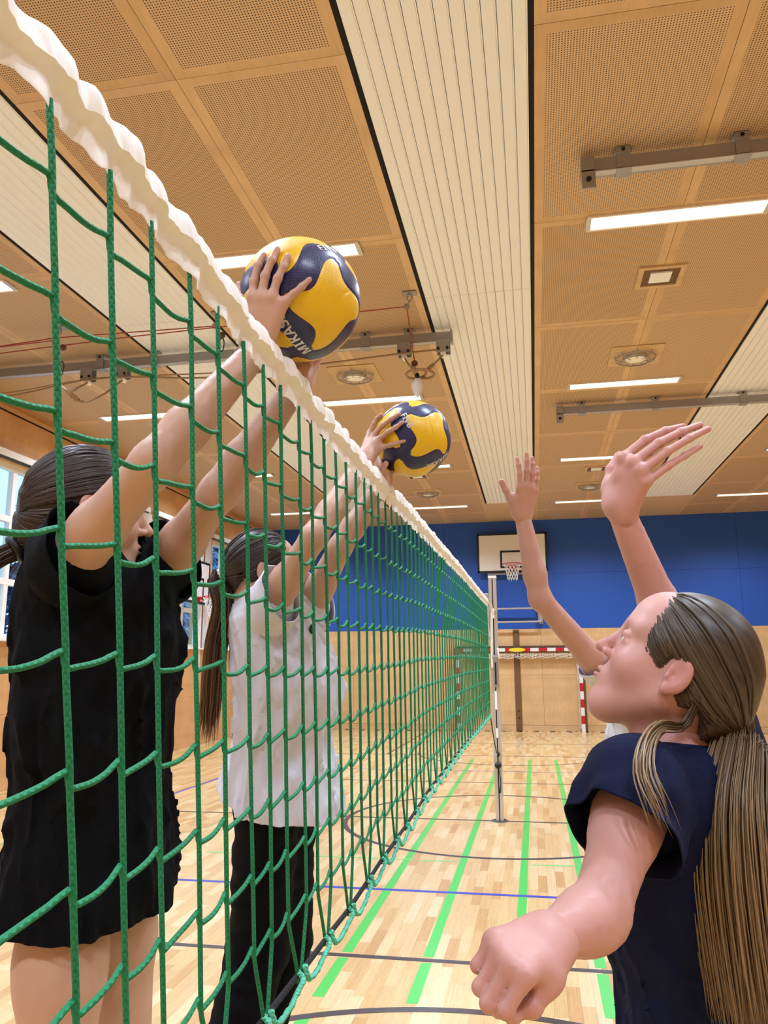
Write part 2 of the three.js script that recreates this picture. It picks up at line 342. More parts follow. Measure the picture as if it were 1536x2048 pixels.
WIN.forEach(([a, b], k) => {
  const w = structure('window_' + (k + 1)), x = XL - 0.12, h = WY[1] - WY[0], mid = (a + b) / 2, W = a - b;
  const bars = [];
  for (const y of [WY[0] + 0.04, WY[1] - 0.04, 2.84, 3.73]) bars.push(['rail', 0.09, y]);
  for (const [, t, y] of bars) part('window_rail', rbox(0.09, t, W - 0.002, 0.006, x, y, mid, 1), M.white, w);
  for (const z of [a - 0.045, a - 0.8, a - 1.6, b + 0.045]) part('window_stile', rbox(0.085, h - 0.004, 0.09, 0.006, x, (WY[0] + WY[1]) / 2, z, 1), M.white, w);
  const zs = [a - 0.09, a - 0.755, a - 0.845, a - 1.555, a - 1.645, b + 0.09], ys = [WY[0] + 0.085, 2.795, 2.885, 3.685, 3.775, WY[1] - 0.085];
  for (let i = 0; i < 6; i += 2) for (let j = 0; j < 6; j += 2) part('pane', box(0.006, ys[j + 1] - ys[j] + 0.02, zs[i] - zs[i + 1] + 0.02, x, (ys[j] + ys[j + 1]) / 2, (zs[i] + zs[i + 1]) / 2), M.pane, w);
  part('window_sill', rbox(0.2, 0.035, W + 0.12, 0.006, XL + 0.02, WY[0] - 0.005, mid, 1), M.white, w);
  part('curtain_rail', rbox(0.1, 0.1, W + 0.2, 0.01, XL + 0.055, WY[1] + 0.075, mid, 1), M.white, w);
  part('rail_track', box(0.06, 0.014, W + 0.16, XL + 0.05, WY[1] + 0.014, mid), M.black, w);
  for (const z of [a - 0.35, b + 0.35]) part('rail_clip', box(0.05, 0.05, 0.03, XL + 0.055, WY[1] + 0.0, z), M.black, w);
  part('window_jamb', box(0.11, h, 0.02, XL - 0.05, (WY[0] + WY[1]) / 2, b + 0.01), M.white, w);
  part('window_jamb', box(0.11, h, 0.02, XL - 0.05, (WY[0] + WY[1]) / 2, a - 0.01), M.white, w);
  part('side_curtain', (() => { const pts = []; for (let i = 0; i <= 20; i++) pts.push([i / 20 * 0.3, Math.sin(i * 1.5) * 0.02]); const g = new THREE.PlaneGeometry(0.3, h + 0.02, 20, 1); const p = g.attributes.position; for (let i = 0; i < p.count; i++) p.setZ(i, Math.sin((p.getX(i) + 0.15) / 0.3 * 30) * 0.014); g.rotateY(Math.PI / 2).translate(XL + 0.06, (WY[0] + WY[1]) / 2, b - 0.1); g.computeVertexNormals(); return g; })(), M.curtain ??= std('curtain', 0xeeeef2, 0.9, { transmission: 0.3, thickness: 0, side: THREE.DoubleSide }), w);
});

// ---- outside: snow and frosted conifers, seen through the glass
part('snow_ground', box(60, 0.4, 90, XL - 31, -0.5, -22), std('snow', 0xb8c4d2, 0.9), structure('ground_outside'));
{
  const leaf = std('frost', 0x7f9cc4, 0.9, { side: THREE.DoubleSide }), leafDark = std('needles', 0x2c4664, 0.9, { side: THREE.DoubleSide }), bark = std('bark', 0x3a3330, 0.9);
  const spots = [[-13.5, -13.5, 4.6], [-14.2, -17.2, 5.4], [-13.6, -21.2, 6.4], [-14.4, -25.4, 7.4], [-15, -30, 8.6], [-15.6, -35, 9.6], [-16.6, -40.4, 10.6], [-20.5, -24, 8.6], [-22, -31, 10.4]];
  const where = ['nearest to the hall windows', 'short, beside the nearest one', 'slender, left of the second window'];
  spots.forEach(([x, z, h], i) => {
    const t = thing('conifer', `frosty conifer outside the windows, ${i < 7 ? ['nearest of the front row', 'second of the front row', 'third of the front row', 'fourth of the front row', 'fifth of the front row', 'sixth of the front row', 'farthest of the front row'][i] : ['nearer one of the back row', 'farther one of the back row'][i - 7]}`, 'tree', [x, -0.3, z], 0, 'frosty conifers outside the left windows');
    part('trunk', tube([V(0, 0, 0), V(0.03, h * 0.5, 0), V(0, h * 0.97, 0)], (q) => mix(0.16, 0.02, q), 7), bark, t);
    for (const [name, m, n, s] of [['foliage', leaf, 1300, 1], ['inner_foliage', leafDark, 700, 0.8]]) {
      const pos = [], idx = [];
      for (let k = 0; k < n; k++) {
        const q = Math.pow(rnd(), 0.8), y = h * (0.08 + 0.92 * q), tier = 0.8 + 0.2 * Math.sin(y * 9), R = (1 - q) * h * 0.26 * tier * s + 0.05, a = rnd() * TAU, r = R * Math.sqrt(rnd());
        const cx = Math.cos(a) * r, cz = Math.sin(a) * r, L = rr(0.25, 0.5), w = rr(0.06, 0.14), d = -rr(0.1, 0.35);
        const ox = Math.cos(a), oz = Math.sin(a), b = pos.length / 3;
        pos.push(cx - oz * w, y, cz + ox * w, cx + oz * w, y + rr(-0.05, 0.05), cz - ox * w, cx + ox * L, y + d * L * 2, cz + oz * L);
        pos.push(cx + ox * L * 0.4, y + 0.1, cz + oz * L * 0.4);
        idx.push(b, b + 1, b + 2, b, b + 3, b + 2);
      }
      const g = new THREE.BufferGeometry(); g.setAttribute('position', new THREE.Float32BufferAttribute(pos, 3)); g.setIndex(idx); g.computeVertexNormals();
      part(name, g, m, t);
    }
  });
}

// ---- tube lamps in the ceiling
{
  const LAMP_Z = [1.5, -2.4, -6.35, -10.45, -14.4, -18.35], frame = std('lampFrame', 0xe6d6c2, 0.4);
  const cols = [[-6.35, -4.98, 'by the window wall'], [-2.85, -1.43, 'left of the middle slat strip'], [0.62, 2.05, 'right of the middle slat strip'], [4.2, 5.6, 'beyond the right slat strip']];
  const rowName = { 2: 'nearest in view', 3: 'second row from the front', 4: 'third row from the front', 5: 'in the row before the blue wall', 1: 'in the row above the camera', 0: 'just behind the camera' };
  cols.forEach(([x0, x1, c], j) => LAMP_Z.forEach((z, i) => {
    const L = x1 - x0, o = thing('tube_light', rowName[i] ? `ceiling tube light ${c}, ${rowName[i]}` : `glowing ceiling tube light ${c}, beyond the picture's top edge`, 'ceiling light', [(x0 + x1) / 2, HC - 0.001, z], 0, 'ceiling tube lights');
    const W = 0.19;
    for (const s of [-1, 1]) part('frame_side', rbox(L + 0.05, 0.022, 0.022, 0.003, 0, -0.008, s * (W / 2 + 0.01), 1), frame, o);
    for (const s of [-1, 1]) part('end_cap', rbox(0.045, 0.022, W, 0.003, s * (L / 2 + 0.012), -0.008, 0, 1), M.alu, o);
    const prof = new THREE.Shape(); prof.moveTo(-W / 2, 0); prof.quadraticCurveTo(0, -0.026, W / 2, 0); prof.closePath();
    part('diffuser', new THREE.ExtrudeGeometry(prof, { depth: L - 0.02, bevelEnabled: false, curveSegments: 10 }).rotateY(Math.PI / 2).translate(-L / 2 + 0.01, 0, 0), M.lampGlow, o);
    for (const s of [-1, 1]) {
      const lamp = new THREE.SpotLight(new THREE.Color().setRGB(0.84, 1.0, 1.25), TUBE_CANDELA, 0, 1.3, 0.62);
      lamp.name = 'tube_lamp'; lamp.position.set(s * L / 4, -0.05, 0); lamp.target.position.set(s * L / 4, -2, 0); lamp.shadow.radius = 5; lamp.castShadow = true; o.add(lamp, lamp.target); lamp.target.name = 'lamp_aim';
    }
  }));
}
// ---- round caged loudspeakers and square smoke-vent boxes on the panel joints
{
  const grille = std('grille', 0xb9b2a6, 0.5, { metalness: 0.3 });
  for (const [x, z, label] of [[1.37, -9.48, 'round caged ceiling fitting in the right panel field, nearer one'], [-2.15, -9.41, 'round caged ceiling fitting below the near ball, beside the rings'], [1.3, -16.7, 'round caged ceiling fitting in the right panel field, far one by the raised hand'], [-2.17, -16.7, 'round caged ceiling fitting below the far ball']]) {
    const o = thing('ceiling_speaker', label, 'speaker', [x, HC - 0.001, z], 0, 'round caged ceiling fittings');
    part('base_board', rbox(0.62, 0.012, 0.62, 0.003, 0, -0.007, 0, 1), M.ceilPlain, o);
    part('housing', new THREE.LatheGeometry([[0.0, -0.06], [0.14, -0.06], [0.145, -0.05], [0.15, -0.012]].map((p) => new THREE.Vector2(...p)), 32), grille, o);
    part('lens', new THREE.LatheGeometry([[0, -0.072], [0.08, -0.07], [0.12, -0.06]].map((p) => new THREE.Vector2(...p)), 28), M.white, o);
    part('guard_ring', new THREE.TorusGeometry(0.235, 0.007, 8, 40).rotateX(Math.PI / 2).translate(0, -0.05, 0), M.rail, o);
    part('guard_ring', new THREE.TorusGeometry(0.17, 0.006, 8, 40).rotateX(Math.PI / 2).translate(0, -0.082, 0), M.rail, o);
    for (let k = 0; k < 8; k++) { const a = k * TAU / 8; part('guard_bar', tube([V(Math.cos(a) * 0.245, -0.012, Math.sin(a) * 0.245), V(Math.cos(a) * 0.235, -0.05, Math.sin(a) * 0.235), V(Math.cos(a) * 0.17, -0.082, Math.sin(a) * 0.17), V(Math.cos(a) * 0.1, -0.085, Math.sin(a) * 0.1)], 0.005, 6), M.rail, o); }
  }
  for (const [x, z, label] of [[1.363, -7.45, 'square recessed ceiling fitting with cream centre, nearer one on the right'], [1.33, -15.26, 'square recessed ceiling fitting with cream centre, far one by the raised hand'], [-2.17, -15.14, 'square recessed ceiling fitting just under the far ball']]) {
    const o = thing('ceiling_sensor', label, 'ceiling fitting', [x, HC - 0.001, z], 0, 'square recessed ceiling fittings');
    const s = new THREE.Shape([new THREE.Vector2(-0.22, -0.22), new THREE.Vector2(0.22, -0.22), new THREE.Vector2(0.22, 0.22), new THREE.Vector2(-0.22, 0.22)]); s.holes.push(new THREE.Path([new THREE.Vector2(-0.17, -0.17), new THREE.Vector2(-0.17, 0.17), new THREE.Vector2(0.17, 0.17), new THREE.Vector2(0.17, -0.17)]));
    part('rim', new THREE.ExtrudeGeometry(s, { depth: 0.018, bevelEnabled: false }).rotateX(Math.PI / 2), M.ceilPlain, o);
    part('recess', box(0.35, 0.004, 0.35, 0, -0.002, 0), std('recessBrown', 0x6f4f3a, 0.7), o);
    part('centre_plate', rbox(0.2, 0.02, 0.2, 0.004, 0, -0.012, 0, 1), M.slat, o);
  }
}
// ---- rails for the swinging rings, with brackets, trolleys and ropes
function rail(label, x0, x1, z, brackets, hookEnd) {
  const o = thing('ceiling_rail', label, 'rail', [x0, 5.27, z]);
  const L = x1 - x0, sh = new THREE.Shape();
  const a = 0.045, b = 0.052;
  sh.moveTo(-a, -b); sh.lineTo(-0.014, -b); sh.lineTo(-0.014, -b + 0.012); sh.lineTo(-a + 0.012, -b + 0.012); sh.lineTo(-a + 0.012, b - 0.012); sh.lineTo(a - 0.012, b - 0.012); sh.lineTo(a - 0.012, -b + 0.012); sh.lineTo(0.014, -b + 0.012); sh.lineTo(0.014, -b); sh.lineTo(a, -b); sh.lineTo(a, b); sh.lineTo(-a, b); sh.closePath();
  part('rail_profile', new THREE.ExtrudeGeometry(sh, { depth: L, bevelEnabled: false }).rotateY(Math.PI / 2), M.rail, o);
  part('rail_flange', rbox(L, 0.01, 0.06, 0.003, L / 2, -0.058, 0.024, 1), M.railLight, o);
  for (const bx of brackets) {
    const k = part('bracket', [rbox(0.1, 0.11, 0.006, 0.002, bx, 0.005, 0.053, 1), rbox(0.1, 0.055, 0.01, 0.002, bx, 0.088, 0.06, 1), rbox(0.12, 0.012, 0.11, 0.003, bx, 0.11, 0.0, 1), rbox(0.11, 0.006, 0.12, 0.002, bx, -0.066, 0.01, 1)], M.rail, o);
    part('bolt', cyl(0.014, 0.014, 0.012, 0, 0, 0, 10).rotateX(Math.PI / 2).translate(bx, 0.088, 0.068), M.black, o);
  }
  if (hookEnd) { const e = part('end_stop', [rbox(0.1, 0.13, 0.13, 0.005, 0.045, 0.0, 0, 1), rbox(0.1, 0.15, 0.02, 0.004, 0.045, -0.12, 0.055, 1)], M.rail, o); part('end_bolt', cyl(0.02, 0.02, 0.014, 0, 0, 0, 12).rotateX(Math.PI / 2).translate(0.045, -0.125, 0.068), M.black, o); }
  else part('end_stop', rbox(0.02, 0.14, 0.13, 0.004, L + 0.008, 0, 0, 1), M.rail, o);
  return o;
}
rail('grey ceiling rail carrying the hanging rings, ending left of the slat strip', -7.1, -0.775, -8.22, [0.35, 2.05, 2.75, 4.0, 4.8, 5.35, 5.85].map((v) => v), false);
rail('grey ceiling rail at upper right, nearest to the camera', 0.49, 6.0, -5.4, [0.3, 1.12, 2.2, 3.3, 4.6], true);
rail('grey ceiling rail at right, just past the second tube light', 0.46, 6.0, -11.17, [0.36, 1.38, 2.55, 3.8, 5.0], true);

const HOOK = V(-1.1, HC - 0.01, -7.31), HOOK2 = V(-5.06, HC - 0.01, -7.36), HOOK3 = V(-3.19, HC - 0.01, -7.36);
function hook(p, label) {
  const o = thing('ceiling_hook', label, 'hook', [p.x, p.y, p.z], 0);
  part('plate', rbox(0.14, 0.012, 0.1, 0.003, 0, 0, 0, 1), M.rail, o);
  part('eye', tube(curve([V(0, -0.006, 0.02), V(0.025, -0.05, 0.02), V(0, -0.1, 0.02), V(-0.025, -0.05, 0.02), V(0, -0.006, 0.02)], 14), 0.007, 6), M.steel, o);
  part('pulley', new THREE.LatheGeometry([[0.0, -0.01], [0.03, -0.01], [0.022, 0], [0.03, 0.01], [0, 0.01]].map((q) => new THREE.Vector2(...q)), 16).rotateX(Math.PI / 2).translate(-0.03, -0.15, 0.02), M.rail, o);
  part('pulley_strap', tube(curve([V(0, -0.095, 0.02), V(-0.012, -0.125, 0.03), V(-0.03, -0.15, 0.034)], 8), 0.008, 6), M.steel, o);
}
hook(HOOK, 'metal ceiling hook with pulley right of the near ball');
hook(HOOK2, 'metal ceiling hook with pulley above the left hanging rings');
hook(HOOK3, 'metal ceiling hook with pulley above the dangling carabiner');
function simple(name, label, category, geo, mat, group) { const m = part(name, geo, mat); m.name = numbered(name); scene.add(m); m.userData.label = label; m.userData.category = category; if (group) m.userData.group = group; return m; }
const H1 = HOOK.clone().add(V(-0.03, -0.15, 0.02)), H2 = HOOK2.clone().add(V(-0.03, -0.15, 0.02)), H3 = HOOK3.clone().add(V(-0.03, -0.15, 0.02));
const ball1 = at(829, 727, 8.35), clip2 = at(123, 738, 8.55), clip3 = at(443, 700, 8.4);
simple('pull_cord', 'thin red cord running across the ceiling to the wooden knob over the right rings', 'cord', [tube([H1.clone(), H1.clone().add(V(-3, -0.05, -0.02)), V(XL + 0.01, 5.16, -7.5)], 0.0065, 5), tube([H1.clone(), ball1.clone().add(V(0, 0.03, 0))], 0.0065, 5)], M.redCord);
simple('pull_cord', 'thin red cord hanging from the ceiling down to the left rings', 'cord', [tube([H2.clone(), V(XL + 0.01, 5.0, -7.0)], 0.0065, 5), tube([H2.clone(), clip2.clone()], 0.0065, 5)], M.redCord);
simple('pull_cord', 'thin red cord ending in the dangling carabiner behind the net top', 'cord', [tube([H3.clone(), H2.clone().add(V(0, 0.02, 0.02)), V(XL + 0.01, 5.06, -7.2)], 0.0065, 5), tube([H3.clone(), clip3.clone().add(V(0, 0.16, 0))], 0.0065, 5)], M.redCord);
{
  const knob = (p, label) => simple('cord_knob', label, 'knob', new THREE.SphereGeometry(0.036, 18, 12).translate(p.x, p.y, p.z), std('knob', 0x5e3426, 0.5));
  knob(ball1, 'dark brown round knob on the red cord above the right rings');
  knob(clip3.clone().add(V(0, 0.17, 0)), 'dark brown round knob on the cord behind the net top');
  knob(clip2.clone().add(V(0, 0.25, 0)), 'dark brown round knob on the cord over the left rings');
  const carabiner = (p, label) => simple('carabiner', label, 'carabiner', tube(curve([V(0, 0.09, 0), V(0.022, 0.06, 0), V(0.02, -0.04, 0), V(0, -0.07, 0), V(-0.02, -0.04, 0), V(-0.022, 0.06, 0), V(0, 0.09, 0)].map((v) => v.add(p)), 24), 0.006, 6), M.dark);
  carabiner(clip3.clone().add(V(0, 0.05, 0)), 'dark steel carabiner dangling behind the net top');
  carabiner(clip2, 'dark steel carabiner holding up the left rings');
  // trolleys
  for (const [x, label] of [[-1.3, 'grey trolley on the rail, inner one over the right rings'], [-0.86, 'grey trolley at the rail end over the right rings'], [-5.2, 'grey trolley on the rail, left one over the left rings'], [-4.74, 'grey trolley on the rail, right one over the left rings']]) {
    const o = thing('rail_trolley', label, 'trolley', [x, 5.15, -8.15]);
    part('cheek', rbox(0.15, 0.15, 0.02, 0.004, 0, -0.01, 0.02, 1), M.rail, o); part('cheek', rbox(0.15, 0.15, 0.02, 0.004, 0, -0.01, -0.08, 1), M.rail, o);
    for (const s of [-1, 1]) part('axle', cyl(0.016, 0.016, 0.02, 0, 0, 0, 12).rotateX(Math.PI / 2).translate(s * 0.05, -0.045, 0.034), M.black, o);
    part('guide_roller', cyl(0.03, 0.03, 0.1, 0, 0, 0, 14).rotateX(Math.PI / 2).translate(0, -0.095, -0.03), M.white, o);
  }
  // rings
  const ring = (c, tiltX, tiltZ, label) => { const m = simple('gymnastic_ring', label, 'ring', new THREE.TorusGeometry(0.105, 0.0145, 14, 40).rotateX(Math.PI / 2 - tiltX * 0.35).rotateZ(tiltZ).translate(c.x, c.y, c.z), M.ringWood); return m; };
  const r1 = at(832, 748, 8.3), r2 = at(848, 748, 8.25);
  ring(r1, 0.28, 0.1, 'wooden gymnastic ring at right, left one of the bundled pair'); ring(r2, 0.3, -0.08, 'wooden gymnastic ring at right, right one of the bundled pair');
  const r3 = at(141, 786, 8.45), r4 = at(136, 786, 8.7);
  ring(r3, 0.35, -0.65, 'wooden gymnastic ring at left, front one behind the net'); ring(r4, 0.6, -0.8, 'wooden gymnastic ring at left, rear one behind the net');
  const ropes = (pts, label) => simple('ring_rope', label, 'rope', [tube(curve(pts, 12), 0.011, 6), tube(curve([pts[pts.length - 2].clone().lerp(pts[pts.length - 1], 0.1), pts[pts.length - 1].clone()], 4), 0.02, 8)], M.rope);
  ropes([V(-1.3, 5.05, -8.18), at(822, 733, 8.32), r1.clone().add(V(0.0, 0.05, 0))], 'hemp rope from the inner trolley to the right rings');
  ropes([V(-0.86, 5.05, -8.18), at(868, 728, 8.3), r2.clone().add(V(0.04, 0.05, 0))], 'hemp rope from the rail end to the right rings');
  ropes([V(-5.2, 5.05, -8.18), at(152, 777, 8.6), r4.clone().add(V(0.05, 0.03, 0))], 'hemp rope from the left trolley to the left rings');
  ropes([V(-4.74, 5.05, -8.18), at(195, 795, 8.5), at(168, 804, 8.45), r3.clone().add(V(0.03, -0.06, 0))], 'hemp rope looping from the right trolley to the left rings');
  simple('hoist_rope', 'dark rope slung along under the grey ring rail', 'rope', [tube(curve([V(-0.92, 5.08, -8.1), V(-1.3, 5.07, -8.1), V(-2.6, 5.0, -8.1), V(-3.6, 4.97, -8.12), V(-4.7, 5.06, -8.12), V(-5.2, 5.06, -8.12), V(-6.2, 4.92, -8.1), V(-7.15, 4.9, -8.1)], 60), 0.012, 6), tube(curve([V(-3.4, 4.99, -8.05), V(-5.2, 5.03, -8.05), V(-6.1, 4.95, -8.05), V(-7.15, 4.94, -8.05)], 30), 0.009, 6)], M.rope);
  // the bag hanging in the right rings
  const bag = at(835, 772, 8.25), o = thing('plastic_bag', 'translucent white bag hanging in the right rings', 'bag', bag.toArray());
  part('pouch', new THREE.LatheGeometry([[0.012, 0.1], [0.03, 0.08], [0.065, 0.02], [0.06, -0.03], [0.035, -0.09], [0.004, -0.13]].map((q) => new THREE.Vector2(...q)), 14).scale(1.05, 1, 0.6), M.bag, o);
  part('knot', new THREE.SphereGeometry(0.025, 10, 8).scale(1, 1.6, 1).translate(0, 0.11, 0), M.black, o);
}
// ---- basketball hoops
function hoop(label, W, H, pos, turn, build) {
  const o = thing('basketball_hoop', label, 'basketball hoop', pos, turn);           // origin: middle of the board's lower edge, board looks along +z
  part('board', rbox(W - 0.06, H - 0.06, 0.03, 0.004, 0, H / 2, 0, 1), M.board, o);
  for (const [x, y, w, h] of [[0, 0.025, W, 0.05], [0, H - 0.025, W, 0.05], [-W / 2 + 0.025, H / 2, 0.05, H], [W / 2 - 0.025, H / 2, 0.05, H]]) part('board_edge', box(w - (w === W ? 0 : 0), h, 0.04, x, y, 0), M.black, o);
  const sq = build.square, y0 = build.squareY;
  for (const [x, y, w, h] of [[0, y0 + 0.025, sq[0], 0.05], [0, y0 + sq[1] - 0.025, sq[0], 0.05], [-sq[0] / 2 + 0.025, y0 + sq[1] / 2, 0.05, sq[1] - 0.1], [sq[0] / 2 - 0.025, y0 + sq[1] / 2, 0.05, sq[1] - 0.1]]) part('target_line', box(w, h, 0.006, x, y, 0.018), M.black, o);
  const rimY = build.rimY, rc = 0.38;
  part('rim', new THREE.TorusGeometry(0.228, 0.011, 10, 40).rotateX(Math.PI / 2).translate(0, rimY, rc), M.red, o);
  part('rim_bracket', [rbox(0.2, 0.13, 0.02, 0.004, 0, rimY - 0.05, 0.03, 1), rbox(0.2, 0.02, 0.13, 0.004, 0, rimY - 0.005, 0.09, 1), rod(V(-0.08, rimY - 0.1, 0.04), V(-0.1, rimY - 0.012, 0.19), 0.01), rod(V(0.08, rimY - 0.1, 0.04), V(0.1, rimY - 0.012, 0.19), 0.01)], M.red, o);
  const net = [];
  for (let k = 0; k < 12; k++) for (const dir of [-1, 1]) {
    const pts = []; for (let i = 0; i <= 10; i++) { const q = i / 10, a = (k + dir * q * 2.5) * TAU / 12, r = mix(0.222, 0.12, Math.pow(q, 0.6)); pts.push(V(Math.cos(a) * r, rimY - 0.008 - q * 0.4 + (i === 10 ? rr(-0.02, 0.02) : 0), rc + Math.sin(a) * r)); }
    net.push(tube(pts, 0.006, 5));
  }
  part('net', net, M.ropeWhite, o).userData.kind = 'stuff';
  return o;
}
{
  const z = ZB + 0.22;
  const o = hoop('white basketball board with black edge on the blue far wall, red rim', 1.8, 1.03, [-0.47, 4.0, z], 0, { square: [0.62, 0.46], squareY: 0.11, rimY: 0.17 });
  // lift frame behind and below the board
  for (const [y, x0, x1] of [[-0.94, -0.6, 0.6], [-1.28, -0.62, 0.68]]) part('frame_tube', rod(V(x0, y, 0.02), V(x1, y, 0.02), 0.026, 12), M.railLight, o);
  for (const x of [-0.62, 0.62]) { part('frame_upright', rbox(0.05, 1.35, 0.05, 0.006, x, -0.62, -0.1, 1), M.railLight, o); part('wall_bracket', rbox(0.09, 0.62, 0.16, 0.008, x + Math.sign(x) * 0.05, -1.03, -0.1, 1), M.railLight, o); part('bracket_bolt', cyl(0.018, 0.018, 0.03, 0, 0, 0, 10).rotateX(Math.PI / 2).translate(x + Math.sign(x) * 0.06, -1.3, 0), M.black, o); }
  part('support_bar', rbox(1.3, 0.05, 0.05, 0.006, 0, -0.03, -0.05, 1), M.rail, o);
  part('support_arm', [rbox(0.06, 0.7, 0.05, 0.006, -0.45, 0.35, -0.06, 1), rbox(0.06, 0.7, 0.05, 0.006, 0.45, 0.35, -0.06, 1)], M.rail, o);
}
{
  const o = hoop('small white basketball board on the window wall at left, red rim', 1.2, 0.92, [-6.98, 2.955, -15.53], Math.PI / 2, { square: [0.6, 0.46], squareY: 0.1, rimY: 0.13 });
  for (const x of [-0.4, 0.4]) part('support_arm', rbox(0.05, 0.9, 0.1, 0.006, x, 0.45, -0.07, 1), M.railLight, o);
  part('wall_post', rbox(0.08, 3.0, 0.05, 0.006, 0.62, -0.2, -0.19, 1), M.white, o);
}
// ---- handball goal against the far wall
{
  const o = thing('handball_goal', 'red and white striped handball goal against the far wall', 'goal', [-0.42, 0, ZB + 0.16]);
  const W = 3.16, H = 2.06, T = 0.085, band = 0.2;
  const bandsV = (x) => { for (let k = 0; k < 10; k++) { const y0 = k * (H - T) / 10, h = (H - T) / 10; const m = part(k % 2 ? 'red_band' : 'white_band', rbox(T, h - 0.001, T, 0.004, x, y0 + h / 2, 0, 1), k % 2 ? M.red : M.board, o); } };
  bandsV(-W / 2 + T / 2); bandsV(W / 2 - T / 2);
  const n = 15; for (let k = 0; k < n; k++) { const w = W / n, x = -W / 2 + w * (k + 0.5); part(k % 2 ? 'white_band' : 'red_band', rbox(w - 0.001, T, T, 0.004, x, H - T / 2, 0, 1), k % 2 ? M.board : M.red, o); }
  part('rear_bar', rbox(W + 0.06, 0.06, 0.05, 0.006, 0, H + 0.03, -0.09, 1), std('goalBrown', 0x5a3f30, 0.6), o);
  for (const s of [-1, 1]) part('rear_upright', rbox(0.06, H, 0.04, 0.006, s * (W / 2 + 0.035), H / 2 + 0.01, -0.09, 1), M.brown, o);
  part('net_rail', rbox(W - 0.2, 0.03, 0.03, 0.004, 0, H - T - 0.02, -0.03, 1), M.goalBrown, o);
  part('maker_plate', (() => { const s = new THREE.Shape(); s.absellipse(0, 0, 0.21, 0.05, 0, TAU); return new THREE.ExtrudeGeometry(s, { depth: 0.006, bevelEnabled: false, curveSegments: 24 }).translate(-0.02, H - T / 2, T / 2); })(), std('plateYellow', 0xf0d830, 0.5), o);
  const net = [];
  for (let r = 0; r < 5; r++) { const pts = []; for (let i = 0; i <= 90; i++) { const x = -W / 2 + 0.1 + (W - 0.2) * i / 90; pts.push(V(x, H - T - 0.06 - r * 0.022 - 0.03 * Math.abs(Math.sin(i * 0.35 + r)) + rr(-0.012, 0.012), 0.0 + rr(-0.03, 0.02))); } net.push(tube(pts, 0.005, 4)); }
  for (let i = 0; i < 70; i++) { const x = -W / 2 + 0.12 + (W - 0.24) * i / 69; net.push(tube([V(x, H - T - 0.01, -0.01), V(x + rr(-0.03, 0.03), H - T - 0.09, 0.012), V(x + rr(-0.03, 0.03), H - T - 0.14 - rr(0, 0.06), 0)], 0.0045, 4)); }
  for (const s of [-1, 1]) for (let r = 0; r < 4; r++) { const pts = []; for (let i = 0; i <= 40; i++) pts.push(V(s * (W / 2 - T - 0.01 - r * 0.012) + rr(-0.008, 0.008), H - T - 0.08 - (H - 0.25) * i / 40, -0.02 + rr(-0.02, 0.02))); net.push(tube(pts, 0.0045, 4)); }
  part('goal_net', net, M.ropeWhite, o).userData.kind = 'stuff';
}
// ---- brown rail on the far wall behind the goal
{
  const o = thing('wall_rail', 'brown wooden upright on the far wall behind the goal', 'wall rail', [-0.45, 0, ZB + 0.012]);
  part('upright', rbox(0.155, 2.53, 0.022, 0.003, 0, 1.268, 0, 1), M.brown, o);
  part('fitting', rbox(0.05, 0.05, 0.012, 0.003, 0, 2.42, 0.015, 1), M.rail, o);
  for (const y of [0.32, 0.5]) part('socket', cyl(0.022, 0.022, 0.008, 0, 0, 0, 14).rotateX(Math.PI / 2).translate(0, y, 0.014), M.black, o);
}
